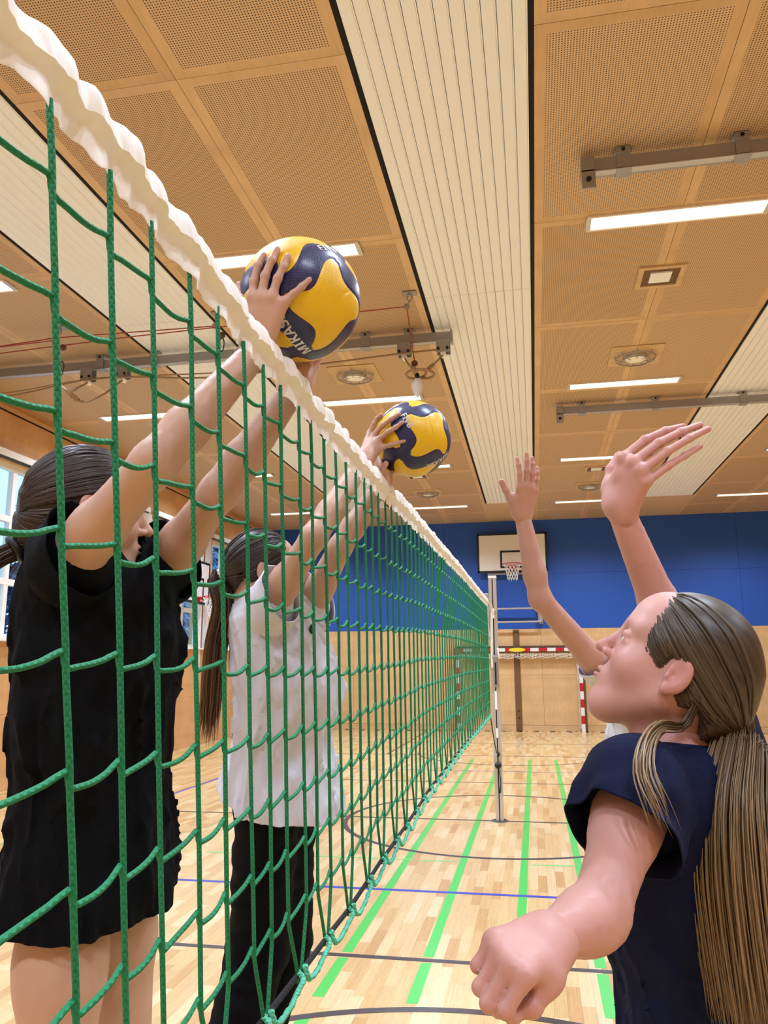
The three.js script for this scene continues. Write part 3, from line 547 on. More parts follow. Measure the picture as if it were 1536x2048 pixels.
// ---- the net post
const POST = V(-0.44, 0, -8.97);
{
  const o = thing('net_post', 'tall grey aluminium volleyball post standing at the far end of the net', 'post', POST.toArray());
  const w = 0.043, s = new THREE.Shape();
  s.moveTo(-w, -w); s.lineTo(w, -w); s.lineTo(w, w); s.lineTo(0.006, w); s.lineTo(0.006, w - 0.012); s.lineTo(-0.006, w - 0.012); s.lineTo(-0.006, w); s.lineTo(-w, w); s.closePath();
  part('pole', new THREE.ExtrudeGeometry(s, { depth: 2.62, bevelEnabled: false }).rotateX(-Math.PI / 2), M.alu, o).rotation.y = 0;
  o.children[0].geometry.rotateY(Math.PI);
  part('pole_groove', box(0.011, 2.6, 0.004, 0, 1.31, w - 0.011), M.dark, o);
  part('top_cap', rbox(0.094, 0.03, 0.094, 0.008, 0, 2.635, 0), M.white, o);
  part('slider', [rbox(0.03, 0.5, 0.06, 0.006, -0.06, 2.18, 0, 1), rbox(0.05, 0.05, 0.06, 0.008, -0.075, 2.43, 0, 1)], M.alu, o);
  part('guide_pulley', [cyl(0.035, 0.035, 0.03, 0, 0, 0, 18).rotateZ(Math.PI / 2).translate(0.0, 2.24, 0.07), rbox(0.03, 0.09, 0.05, 0.005, 0.0, 2.21, 0.06, 1)], M.white, o);
  part('winch', [rbox(0.05, 0.34, 0.05, 0.008, 0.008, 1.58, 0.062, 1), cyl(0.02, 0.02, 0.07, 0, 0, 0, 14).rotateZ(Math.PI / 2).translate(0.01, 1.74, 0.075)], M.steel, o);
  part('winch_slot', box(0.016, 0.24, 0.01, 0.008, 1.56, 0.09), M.black, o);
  part('crank_handle', [rod(V(0.04, 1.82, 0.06), V(0.05, 1.72, 0.085), 0.008), new THREE.SphereGeometry(0.014, 12, 8).translate(0.04, 1.825, 0.06)], M.white, o);
  for (const [y, h] of [[1.27, 0.2], [0.92, 0.1]]) part('sticker', box(0.024, h, 0.003, 0, y, w + 0.001), M.white, o);
  part('eyelet', tube(curve([V(0, 0.72, w), V(0.02, 0.7, w + 0.03), V(0, 0.67, w + 0.03), V(0, 0.69, w)], 12), 0.008, 6), M.black, o);
  part('tension_knob', new THREE.SphereGeometry(0.036, 18, 12).translate(0.002, 0.585, w + 0.04), M.black, o);
  part('floor_sleeve', new THREE.LatheGeometry([[0.06, 0.012], [0.085, 0.011], [0.092, 0.004], [0.093, 0]].map((q) => new THREE.Vector2(...q)), 32), std('sleeve', 0x4a4540, 0.5, { metalness: 0.4 }), o);
  part('pull_strap', tube(curve([V(-0.012, 2.23, 0.09), V(-0.02, 2.0, 0.085), V(-0.028, 1.72, 0.08), V(-0.026, 1.62, 0.08)], 16), 0.011, 6), M.ropeWhite, o);
}

// ================================================================= the volleyball net
const NX = -0.4;                                             // the net hangs in the plane x = NX
const lerpTable = (t, z) => { for (let i = 1; i < t.length; i++) if (z >= t[i][0]) { const q = clamp((z - t[i][0]) / (t[i - 1][0] - t[i][0]), 0, 1); return mix(t[i][1], t[i - 1][1], q); } return t[t.length - 1][1]; };
const TOP = [[0.952, 2.2219], [-0.381, 2.2048], [-0.571, 2.2086], [-0.829, 2.2], [-1.038, 2.1819], [-1.19, 2.1771], [-1.429, 2.1733], [-1.714, 2.1724], [-2.095, 2.1771], [-2.619, 2.1952], [-3.333, 2.2019], [-4.476, 2.22], [-6.476, 2.2267], [-7.095, 2.2333]];
const BOT = [[0.952, 1.1648], [-1.143, 1.1629], [-1.429, 1.1638], [-1.667, 1.16], [-1.952, 1.1762], [-2.381, 1.1838], [-2.857, 1.2076], [-3.714, 1.221], [-4.857, 1.2314], [-7.095, 1.2362]];
const LEAN = [[0.952, 0.2], [-0.524, 0.18], [-0.714, 0.14], [-1.0, 0.125], [-1.333, 0.1], [-2.857, 0.05], [-7.095, 0]];
const topY = (z) => lerpTable(TOP, z), botY = (z) => lerpTable(BOT, z);
const TAPE = 0.063;
const ROW = [0.07, 0.178, 0.279, 0.381, 0.488, 0.592, 0.693, 0.788, 0.888];   // below the tape
{
  const o = thing('volleyball_net', 'green mesh volleyball net with a puckered white top tape, stretched past both girls', 'net');
  // top tape: a loop of cloth gathered over the top rope, hem below
  {
    const rows = [], pos = [], uv = [], idx = [], S = 22;
    for (let z = 0.3; z > -7.07;) { rows.push(z); z -= z > -2.4 ? 0.0045 : 0.011; }
    let pk = 0;
    rows.forEach((z, i) => {
      const y0 = topY(z), tw = noise3(z * 9, 3, 0);
      const b1 = Math.sin(z * 92 + tw * 1.6), n1 = noise3(z * 16, 1, 0), n2 = noise3(z * 45, 7, 2);
      for (let s = 0; s <= S; s++) {
        const q = s / S, a = q * TAU;                            // q = .25 is the crown, .75 the hem
        const down = 0.5 - 0.5 * Math.sin(a), side = Math.cos(a);
        const y = y0 - down * (TAPE + 0.004 + 0.006 * n1 * down) + 0.004 * b1 * (1 - down);
        const twist = Math.sin(z * 92 + down * 2.6 + tw * 1.6 + (side > 0 ? 0 : 1.2));
        let th = 0.0125 * Math.pow(Math.max(0, Math.sin(Math.min(1, (1 - down) * 1.25 + 0.12) * Math.PI * 0.62)), 0.8) * (1 + 0.26 * twist * (1 - down)) + 0.0016;
        if (down > 0.55) th = mix(th, 0.0016, sstep(0.42, 0.6, down));
        const wave = 0.006 * n1 + 0.0045 * Math.sin(z * 60 + 1.3) * down * down + 0.002 * n2;
        const fine = 0.0006 * Math.sin(z * 1000 + down * 34 + 3 * n1) * sstep(0.1, 0.4, down) * (1 - sstep(0.6, 0.8, down));
        pos.push(NX + wave + side * (th + fine), y + 0.0022 * n2 * down, z + 0.005 * twist * down * (1 - down) * 2);
        uv.push(z * 20, q);
      }
    });
    const w = S + 1;
    for (let i = 0; i < rows.length - 1; i++) for (let s = 0; s < S; s++) { const a = i * w + s; idx.push(a, a + w, a + 1, a + 1, a + w, a + w + 1); }
    let g = new THREE.BufferGeometry();
    g.setAttribute('position', new THREE.Float32BufferAttribute(pos, 3)); g.setAttribute('uv', new THREE.Float32BufferAttribute(uv, 2)); g.setIndex(idx); g.computeVertexNormals();
    part('top_tape', g, std('tape', 0xf4f1e8, 0.62, { sheen: 0.3, sheenColor: 0xffffff, side: THREE.DoubleSide }), o).userData.label = 'puckered white top tape';
  }
  // cords
  const zs = []; { let z = 0.16, k = 0; while (z > -7.05) { zs.push(z + rr(-0.004, 0.004)); z -= 0.0955 + 0.006 * Math.sin(k++ * 1.7); } }
  for (const fix of [-0.54, -0.641, -0.7295, -0.8305, -0.92, -1.0181, -1.1019, -1.1876, -1.2933]) { let b = 0; zs.forEach((z, i) => { if (Math.abs(z - fix) < Math.abs(zs[b] - fix)) b = i; }); zs[b] = fix; }
  const node = (i, r) => { const z = zs[i], y = topY(z) - TAPE, lean = lerpTable(LEAN, z), d = ROW[r], span = (y - botY(z)) / 1.0; return V(NX + 0.0006 * Math.sin(i * 2.1 + r), y - d * span, z - lean * d * span); };
  const foot = zs.map((z, i) => { const lean = lerpTable(LEAN, z), j = i % 2 ? i - 1 : Math.min(i + 1, zs.length - 1), zz = mix(z, zs[j], 0.36); const y = botY(zz); return V(NX + 0.002, y + 0.006, zz - lean * (topY(z) - TAPE - y)); });
  const sides = (z) => (z > -2 ? 8 : z > -4 ? 6 : 5);
  zs.forEach((z, i) => {
    const pts = [V(NX + 0.0006 * Math.sin(i), topY(z) - TAPE + 0.006, z + 0.001)];
    for (let r = 0; r < ROW.length; r++) { const p = node(i, r); pts.push(p.clone().add(V(0.0008, 0.008, 0.0014)), p.clone().add(V(0.0008, -0.008, -0.0006))); }
    pts.push(foot[i].clone(), foot[i].clone().add(V(0, -0.012, 0)));
    const R = 0.0031 + 0.0001 * (i % 3);
    part('vertical_cord', tube(curve(pts, z > -2 ? 74 : 40), R, sides(z), { perMetre: 55 }), M.cord, o);
  });
  for (let r = 0; r < ROW.length; r++) {
    const pts = [];
    for (let i = 0; i < zs.length; i++) {
      const p = node(i, r);
      pts.push(p.clone().add(V(-0.001, 0.007, 0.003)), p.clone().add(V(-0.0012, 0, 0)), p.clone().add(V(-0.001, -0.007, -0.003)));
      if (i < zs.length - 1) {
        const q = node(i + 1, r), sag = 0.0038 + 0.003 * Math.sin(i * 3.7 + r * 1.3), m = 3;
        for (let k = 1; k <= m; k++) { const t = k / (m + 1); const c = p.clone().add(V(0, -0.007, -0.003)).lerp(q.clone().add(V(0, 0.007, 0.003)), t); c.y -= sag * Math.sin(t * Math.PI) ; c.x += 0.001 * Math.sin(t * Math.PI) * Math.sin(i * 1.9 + r); pts.push(c); }
      }
    }
    part('horizontal_cord', tube(new THREE.CatmullRomCurve3(pts).getPoints(pts.length * 2), 0.0031, 6, { perMetre: 55 }), M.cord, o);
  }
  // bottom rope with the light green binding that loops round it
  const rope = [], last = foot.length - 1;
  for (let i = 0; i <= last; i++) { const p = foot[i]; rope.push(V(NX + 0.001 * Math.sin(i * 0.9), p.y - 0.004, p.z)); }
  part('bottom_rope', tube(curve(rope.slice(0), rope.length * 4), 0.0048, 8, { perMetre: 40 }), M.ropeBlack, o);
  for (let i = 1; i < last - 1; i += 2) {
    const a = foot[i].clone().add(V(0.003, -0.004, 0)), b = foot[i + 1].clone().add(V(0.004, -0.004, 0));
    const d = 0.016 + 0.008 * rnd();
    const pts = [a.clone().add(V(0.004, 0.012, 0.004)), a.clone().add(V(0.008, -0.008, -0.002)), a.clone().lerp(b, 0.35).add(V(0.006, -d, 0)), a.clone().lerp(b, 0.75).add(V(0.004, -d * 0.8, 0)), b.clone().add(V(0.006, 0.0, 0.003)), b.clone().add(V(-0.004, 0.008, 0))];
    const wob = curve(pts, 26).map((p) => p.add(V(rr(-0.0008, 0.0008), rr(-0.0008, 0.0008), rr(-0.0008, 0.0008))));
    part('edge_binding', tube(wob, (t) => 0.0046 + 0.0007 * Math.sin(t * 60), 7, { perMetre: 70 }), M.binding, o);
  }
  const e = zs.length - 1;
  part('end_cord', tube(curve([V(NX, topY(zs[e]) - 0.03, zs[e]), ...ROW.map((_, r) => node(e, r).add(V(0, 0, -0.012))), foot[e]], 40), 0.005, 6, { perMetre: 55 }), M.cord, o);
  part('end_ribbon', tube([V(NX, topY(zs[e]) - 0.03, zs[e] - 0.01), V(NX - 0.002, 2.05, zs[e] - 0.015), V(NX + 0.01, 1.9, zs[e] - 0.02)], 0.012, 6, { flat: 0.2 }), M.ropeWhite, o);
  part('tension_rope', tube(curve([V(NX, topY(zs[e]) - 0.012, zs[e]), V(-0.415, 2.25, -8.2), V(-0.44, 2.25, -8.9)], 10), 0.006, 6), M.ropeWhite, o).userData.label = 'white rope tying the tape to the post';
  part('tie_rope', tube(curve([foot[e].clone(), V(-0.415, 1.0, -7.7), V(-0.43, 0.76, -8.5), V(-0.438, 0.7, -8.9), V(-0.437, 0.58, -8.885), V(-0.415, 0.42, -8.88), V(-0.425, 0.3, -8.885), V(-0.44, 0.42, -8.89), V(-0.437, 0.57, -8.885)], 50), 0.0055, 6), M.ropeBlack, o).userData.label = 'dark rope tying the bottom to the post';
}

// ================================================================= volleyballs
const clipMesh = (g, f) => {                                    // keep where f > 0; triangles are cut exactly on f = 0
  const p = g.attributes.position, keys = Object.keys(g.attributes), out = Object.fromEntries(keys.map((k) => [k, []])), cache = new Map(), idx = [], src = g.index ? g.index.array : null;
  const val = new Float32Array(p.count); for (let i = 0; i < p.count; i++) val[i] = f(p.getX(i), p.getY(i), p.getZ(i), i);
  let n = 0;
  const keep = (i) => { if (!cache.has(i)) { for (const k of keys) { const a = g.attributes[k]; for (let c = 0; c < a.itemSize; c++) out[k].push(a.array[i * a.itemSize + c]); } cache.set(i, n++); } return cache.get(i); };
  const cut = (i, j) => { const a = Math.min(i, j), b = Math.max(i, j), key = a + '_' + b; if (!cache.has(key)) { const t = val[a] / (val[a] - val[b]); for (const k of keys) { const A = g.attributes[k]; for (let c = 0; c < A.itemSize; c++) out[k].push(mix(A.array[a * A.itemSize + c], A.array[b * A.itemSize + c], t)); } cache.set(key, n++); } return cache.get(key); };
  const count = src ? src.length : p.count;
  for (let k = 0; k < count; k += 3) {
    const t = src ? [src[k], src[k + 1], src[k + 2]] : [k, k + 1, k + 2], poly = [];
    for (let e = 0; e < 3; e++) { const i = t[e], j = t[(e + 1) % 3]; if (val[i] > 0) poly.push(keep(i)); if ((val[i] > 0) !== (val[j] > 0)) poly.push(cut(i, j)); }
    for (let e = 2; e < poly.length; e++) idx.push(poly[0], poly[e - 1], poly[e]);
  }
  const r = new THREE.BufferGeometry();
  for (const k of keys) r.setAttribute(k, new THREE.Float32BufferAttribute(out[k], g.attributes[k].itemSize));
  r.setIndex(idx);
  return r;
};
const font = await new FontLoader().loadAsync('fonts/droid/droid_sans_bold.typeface.json');
const BR = 0.109;
const BALL1 = at(600, 601, 1.405), BALL2 = at(826, 878, 2.24);
function volleyball(label, centre, basis, prints) {
  const o = thing('volleyball', label, 'volleyball', centre.toArray());
  const corners = []; for (const x of [-1, 1]) for (const y of [-1, 1]) for (const z of [-1, 1]) corners.push(V(x, y, z).normalize());
  const edges = [];
  for (let i = 0; i < 8; i++) for (let j = i + 1; j < 8; j++) if (corners[i].distanceTo(corners[j]) < 1.2) {
    const a = corners[i], b = corners[j], mid = a.clone().add(b).normalize(), along = b.clone().sub(a).normalize();
    edges.push({ mid, along, across: mid.clone().cross(along), half: a.angleTo(b) / 2 });
  }
  const inv = basis.clone().transpose(), q = V(0, 0, 0);
  const bands = (x, y, z) => {                                      // > 0 on the blue arms; which arm
    q.set(x, y, z).normalize().applyMatrix3(inv);
    let best = -9, which = 0;
    edges.forEach((e, k) => {
      const m = q.dot(e.mid); if (m < 0.2) return;
      const u = Math.atan2(q.dot(e.along), m) / e.half, v = Math.asin(clamp(q.dot(e.across), -1, 1));
      const t = clamp(u, -1.15, 1.15), w = 0.13 + 0.12 * Math.cos(clamp(t, -1, 1) * Math.PI / 2), c = 0.15 * Math.sin(clamp(t, -1, 1) * Math.PI), over = Math.max(0, Math.abs(u) - 1.15) * e.half;
      const d = w - Math.hypot(v - c * 1, over);
      if (d > best) { best = d; which = k; }
    });
    return [best, which];
  };
  const faceOf = () => { const a = [Math.abs(q.x), Math.abs(q.y), Math.abs(q.z)]; const k = a.indexOf(Math.max(...a)); const s = [q.x, q.y, q.z][k] > 0 ? 1 : 0; const u = [q.y, q.z, q.x][k], v = [q.z, q.x, q.y][k]; return [k * 2 + s, u + 0.10 * Math.sin(v * 5), k]; };
  let g = mergeVertices(new THREE.IcosahedronGeometry(BR, 56).deleteAttribute('uv').deleteAttribute('normal'));
  // bands value, panel seams as grooves
  const p = g.attributes.position, uv = [];
  for (let i = 0; i < p.count; i++) {
    const x = p.getX(i), y = p.getY(i), z = p.getZ(i), [b] = bands(x, y, z), f = faceOf();
    let seam = Math.abs(b); if (b < 0) seam = Math.min(seam, Math.abs(f[1]));
    const r = 1 - 0.011 * Math.exp(-((seam / 0.028) ** 2));
    p.setXYZ(i, x * r, y * r, z * r);
    uv.push((Math.atan2(z, x)) * BR * 90, Math.asin(clamp(y / BR, -1, 1)) * BR * 90);
  }
  g.setAttribute('uv', new THREE.Float32BufferAttribute(uv, 2));
  g.computeVertexNormals();
  const pick = (geo, key) => {
    const groups = new Map(), id = geo.index.array, P = geo.attributes.position;
    for (let k = 0; k < id.length; k += 3) { let x = 0, y = 0, z = 0; for (let c = 0; c < 3; c++) { x += P.getX(id[k + c]); y += P.getY(id[k + c]); z += P.getZ(id[k + c]); } const n = key(x, y, z); if (!groups.has(n)) groups.set(n, []); groups.get(n).push(id[k], id[k + 1], id[k + 2]); }
    return [...groups.values()].map((list) => { const map = new Map(), idx = list.map((i) => { if (!map.has(i)) map.set(i, map.size); return map.get(i); }), h = new THREE.BufferGeometry(); for (const k of Object.keys(geo.attributes)) { const A = geo.attributes[k], a = new Float32Array(map.size * A.itemSize); for (const [i, j] of map) for (let c = 0; c < A.itemSize; c++) a[j * A.itemSize + c] = A.array[i * A.itemSize + c]; h.setAttribute(k, new THREE.BufferAttribute(a, A.itemSize)); } h.setIndex(idx); return h; });
  };
  for (const h of pick(clipMesh(g, (x, y, z) => bands(x, y, z)[0] || 1e-9), (x, y, z) => bands(x, y, z)[1])) part('blue_panel', h, M.navyBall, o);
  const yellow = clipMesh(g, (x, y, z) => -bands(x, y, z)[0] || -1e-9);
  for (const side of [1, -1]) for (const h of pick(clipMesh(yellow, (x, y, z) => { bands(x, y, z); return faceOf()[1] * side || 1e-9; }), (x, y, z) => { bands(x, y, z); return faceOf()[0]; })) part('yellow_panel', h, M.yellow, o);
  for (const [text, dir, right, size] of prints) {                    // printed lettering wrapped on the ball
    const tg = new TextGeometry(text, { font, size, depth: 0.0004, curveSegments: 4, bevelEnabled: false }); tg.computeBoundingBox();
    const bb = tg.boundingBox, n = dir.clone().normalize(), rt = right.clone().sub(n.clone().multiplyScalar(right.dot(n))).normalize(), up = n.clone().cross(rt), P = tg.attributes.position;
    for (let i = 0; i < P.count; i++) {
      const x = (P.getX(i) - (bb.min.x + bb.max.x) / 2) / BR, y = (P.getY(i) - (bb.min.y + bb.max.y) / 2) / BR, v = n.clone().add(rt.clone().multiplyScalar(Math.tan(x))).add(up.clone().multiplyScalar(Math.tan(y))).normalize().multiplyScalar(BR + 0.0004 + P.getZ(i));
      P.setXYZ(i, v.x, v.y, v.z);
    }
    tg.computeVertexNormals();
    part('lettering', tg, M.print, o);
  }
  return o;
}
const onBall = (C, x, y, off = 0) => {                               // where the line of sight meets a sphere a little over the ball
  const d = ray(x, y).normalize(), m = EYE.clone().sub(C), b = m.dot(d), c = m.lengthSq() - (BR + off) ** 2, disc = b * b - c;
  const t = disc > 0 ? -b - Math.sqrt(disc) : -b; const p = EYE.clone().add(d.multiplyScalar(t));
  return p.sub(C).setLength(BR + off).add(C);
};
{
  const basisFor = (C, nodePx, armPx) => {                           // a corner of the pattern at one pixel, one arm towards another
    const n = onBall(C, ...nodePx).sub(C).normalize(), a = onBall(C, ...armPx).sub(C).normalize();
    const c0 = V(1, 1, 1).normalize(), c1 = V(-1, 1, 1).normalize();
    const frame = (u, w) => { const s = w.clone().sub(u.clone().multiplyScalar(w.dot(u))).normalize(); return new THREE.Matrix4().makeBasis(u, s, u.clone().cross(s)); };
    const m = frame(n, a).multiply(frame(c0, c1).transpose());
    return new THREE.Matrix3().setFromMatrix4(m);
  };
  const d1 = (x, y) => onBall(BALL1, x, y).sub(BALL1), d2 = (x, y) => onBall(BALL2, x, y).sub(BALL2);
  volleyball('yellow and blue volleyball held above the net by the girl in black', BALL1, basisFor(BALL1, [557, 566], [594, 692]), [['MIKASA', d1(583, 671), d1(568, 651).sub(d1(598, 690)), 0.019], ['FIVB', d1(655, 497), d1(684, 505).sub(d1(628, 492)), 0.014]]);
  volleyball('yellow and blue volleyball held above the net by the girl in white, the farther ball', BALL2, basisFor(BALL2, [806, 908], [806, 845]), [['FIVB', d2(814, 840), d2(822, 852).sub(d2(808, 828)), 0.017], ['MIKASA', d2(878, 922), d2(862, 928).sub(d2(892, 908)), 0.016]]);
}

// ================================================================= people
// Distance fields on a grid, joined smoothly and meshed as one surface (surface nets).
class Field {
  constructor(lo, hi, cell) {
    this.lo = lo.clone(); this.c = cell;
    this.n = [0, 1, 2].map((k) => Math.ceil((hi.getComponent(k) - lo.getComponent(k)) / cell) + 1);
    this.f = new Float32Array(this.n[0] * this.n[1] * this.n[2]).fill(1);
  }
  each(b, fn) {
    const [nx, ny, nz] = this.n, c = this.c, L = this.lo;
    const r = [0, 1, 2].map((k) => [Math.max(0, Math.floor((b[0].getComponent(k) - L.getComponent(k)) / c) - 1), Math.min(this.n[k] - 1, Math.ceil((b[1].getComponent(k) - L.getComponent(k)) / c) + 1)]);
    for (let k = r[2][0]; k <= r[2][1]; k++) for (let j = r[1][0]; j <= r[1][1]; j++) for (let i = r[0][0]; i <= r[0][1]; i++) { const o = (k * ny + j) * nx + i; this.f[o] = fn(L.x + i * c, L.y + j * c, L.z + k * c, this.f[o]); }
  }
  at(x, y, z) {
    const c = this.c, [nx, ny, nz] = this.n, gx = (x - this.lo.x) / c, gy = (y - this.lo.y) / c, gz = (z - this.lo.z) / c, i = Math.floor(gx), j = Math.floor(gy), k = Math.floor(gz);
    if (i < 0 || j < 0 || k < 0 || i > nx - 2 || j > ny - 2 || k > nz - 2) return 1;
    const f = this.f, o = (k * ny + j) * nx + i, a = gx - i, b = gy - j, d = gz - k, Y = nx, Z = nx * ny;
    return mix(mix(mix(f[o], f[o + 1], a), mix(f[o + Y], f[o + Y + 1], a), b), mix(mix(f[o + Z], f[o + Z + 1], a), mix(f[o + Z + Y], f[o + Z + Y + 1], a), b), d);
  }
  add(p, k = 0.02) { const g = k + 2 * this.c, b = [p.lo.clone().addScalar(-g), p.hi.clone().addScalar(g)]; this.each(b, (x, y, z, v) => { const d = p.d(x, y, z); if (k <= 0) return Math.min(v, d); const h = Math.max(k - Math.abs(v - d), 0) / k; return Math.min(v, d) - h * h * k * 0.25; }); return this; }
  sub(p, k = 0.01) { const g = k + 2 * this.c, b = [p.lo.clone().addScalar(-g), p.hi.clone().addScalar(g)]; this.each(b, (x, y, z, v) => { const d = -p.d(x, y, z), h = Math.max(k - Math.abs(v - d), 0) / k; return Math.max(v, d) + h * h * k * 0.25; }); return this; }
  mesh() {
    const [nx, ny, nz] = this.n, f = this.f, c = this.c, L = this.lo, ids = new Int32Array(f.length).fill(-1), pos = [], idx = [], dx = [1, nx, nx * ny];
    for (let k = 0; k < nz - 1; k++) for (let j = 0; j < ny - 1; j++) for (let i = 0; i < nx - 1; i++) {
      const o = (k * ny + j) * nx + i; let m = 0; const v = [];
      for (let q = 0; q < 8; q++) { const a = f[o + (q & 1) + ((q >> 1) & 1) * nx + (q >> 2) * nx * ny]; v.push(a); if (a < 0) m |= 1 << q; }
      if (m === 0 || m === 255) continue;
      let x = 0, y = 0, z = 0, n = 0;
      for (let a = 0; a < 8; a++) for (const bit of [1, 2, 4]) { if (a & bit) continue; const b = a | bit; if ((v[a] < 0) === (v[b] < 0)) continue; const t = v[a] / (v[a] - v[b]); x += (a & 1) + (bit === 1 ? t : 0); y += ((a >> 1) & 1) + (bit === 2 ? t : 0); z += (a >> 2) + (bit === 4 ? t : 0); n++; }
      ids[o] = pos.length / 3; pos.push(L.x + (i + x / n) * c, L.y + (j + y / n) * c, L.z + (k + z / n) * c);
    }
    for (let k = 1; k < nz - 1; k++) for (let j = 1; j < ny - 1; j++) for (let i = 1; i < nx - 1; i++) {
      const o = (k * ny + j) * nx + i;
      for (let a = 0; a < 3; a++) {
        const s = f[o] < 0, e = f[o + dx[a]] < 0; if (s === e) continue;
        const u = dx[(a + 1) % 3], w = dx[(a + 2) % 3], q = [ids[o], ids[o - u], ids[o - u - w], ids[o - w]]; if (q.includes(-1)) continue;
        s ? idx.push(q[0], q[1], q[2], q[0], q[2], q[3]) : idx.push(q[0], q[2], q[1], q[0], q[3], q[2]);
      }
    }
    const g = new THREE.BufferGeometry(); g.setAttribute('position', new THREE.Float32BufferAttribute(pos, 3));
    const uv = new Float32Array(pos.length / 3 * 2); for (let i = 0; i < uv.length / 2; i++) { uv[2 * i] = (pos[3 * i] * 0.7 + pos[3 * i + 2] * 0.8) * 110; uv[2 * i + 1] = pos[3 * i + 1] * 110; }
    g.setAttribute('uv', new THREE.BufferAttribute(uv, 2)); g.setIndex(idx); g.computeVertexNormals();
    return g;
  }
}
const bounds = (pts, r) => { const b = new THREE.Box3().setFromPoints(pts); return { lo: b.min.addScalar(-r), hi: b.max.addScalar(r) }; };
function cap(a, b, ra, rb = ra) {                                    // tapered capsule
  const ab = b.clone().sub(a), l2 = Math.max(1e-9, ab.lengthSq());
  return { ...bounds([a, b], Math.max(ra, rb)), d: (x, y, z) => { const px = x - a.x, py = y - a.y, pz = z - a.z, t = clamp((px * ab.x + py * ab.y + pz * ab.z) / l2, 0, 1); const qx = px - ab.x * t, qy = py - ab.y * t, qz = pz - ab.z * t; return Math.sqrt(qx * qx + qy * qy + qz * qz) - (ra + (rb - ra) * t); } };
}
function ell(c, r, X = V(1, 0, 0), Y = V(0, 1, 0), Z = V(0, 0, 1)) { // ellipsoid on three axes
  const R = Math.max(r.x, r.y, r.z);
  return { ...bounds([c], R), d: (x, y, z) => { const px = x - c.x, py = y - c.y, pz = z - c.z, u = px * X.x + py * X.y + pz * X.z, v = px * Y.x + py * Y.y + pz * Y.z, w = px * Z.x + py * Z.y + pz * Z.z; const k0 = Math.sqrt((u / r.x) ** 2 + (v / r.y) ** 2 + (w / r.z) ** 2), k1 = Math.sqrt((u / (r.x * r.x)) ** 2 + (v / (r.y * r.y)) ** 2 + (w / (r.z * r.z)) ** 2); return k1 < 1e-6 ? -Math.min(r.x, r.y, r.z) : k0 * (k0 - 1) / k1; } };
}
// a trunk of elliptical stations {p, a (half width), b (half depth)} from bottom to top, with sideways axis S
function trunk(st, S, wrinkle) {
  const lo = st[0].p, hi = st[st.length - 1].p, U = hi.clone().sub(lo).normalize(), s = S.clone().sub(U.clone().multiplyScalar(S.dot(U))).normalize(), F = s.clone().cross(U);
  const rows = st.map((q) => { const d = q.p.clone().sub(lo); return [d.dot(U), d.dot(s), d.dot(F), q.a, q.b]; }), n = rows.length, R = Math.max(...st.map((q) => Math.max(q.a, q.b)));
  return {
    ...bounds(st.map((q) => q.p), R + 0.04), U, s, F, d: (x, y, z) => {
      const px = x - lo.x, py = y - lo.y, pz = z - lo.z, v = px * U.x + py * U.y + pz * U.z;
      let i = 0; while (i < n - 2 && v > rows[i + 1][0]) i++;
      const A = rows[i], B = rows[i + 1], t0 = clamp((v - A[0]) / (B[0] - A[0]), 0, 1), A0 = rows[Math.max(0, i - 1)], B1 = rows[Math.min(n - 1, i + 2)];
      const h = (k) => { const m0 = (B[k] - A0[k]) / 2, m1 = (B1[k] - A[k]) / 2, t = t0, t2 = t * t, t3 = t2 * t; return (2 * t3 - 3 * t2 + 1) * A[k] + (t3 - 2 * t2 + t) * m0 + (-2 * t3 + 3 * t2) * B[k] + (t3 - t2) * m1; };
      const u = px * s.x + py * s.y + pz * s.z - h(1), w = px * F.x + py * F.y + pz * F.z - h(2), a = h(3), b = h(4);
      const k0 = Math.sqrt((u / a) ** 2 + (w / b) ** 2), k1 = Math.sqrt((u / (a * a)) ** 2 + (w / (b * b)) ** 2);
      let d = k1 < 1e-6 ? -Math.min(a, b) : k0 * (k0 - 1) / k1;
      if (wrinkle) d += wrinkle(u, v, w, Math.atan2(w / b, u / a));
      const out = v < rows[0][0] ? rows[0][0] - v : v > rows[n - 1][0] ? v - rows[n - 1][0] : 0;
      return out > 0 ? Math.hypot(Math.max(d, 0), out) + Math.min(d, 0) * 0.2 : d;
    },
  };
}
const tint = (g, fn) => { const p = g.attributes.position, c = new Float32Array(p.count * 3); for (let i = 0; i < p.count; i++) { const k = fn(p.getX(i), p.getY(i), p.getZ(i)); c[3 * i] = k[0]; c[3 * i + 1] = k[1]; c[3 * i + 2] = k[2]; } g.setAttribute('color', new THREE.BufferAttribute(c, 3)); return g; };
const frameOf = (f, u) => { const F = f.clone().normalize(), X = u.clone().cross(F).normalize(), Y = F.clone().cross(X); return { X, Y, F }; };   // X is the person's left

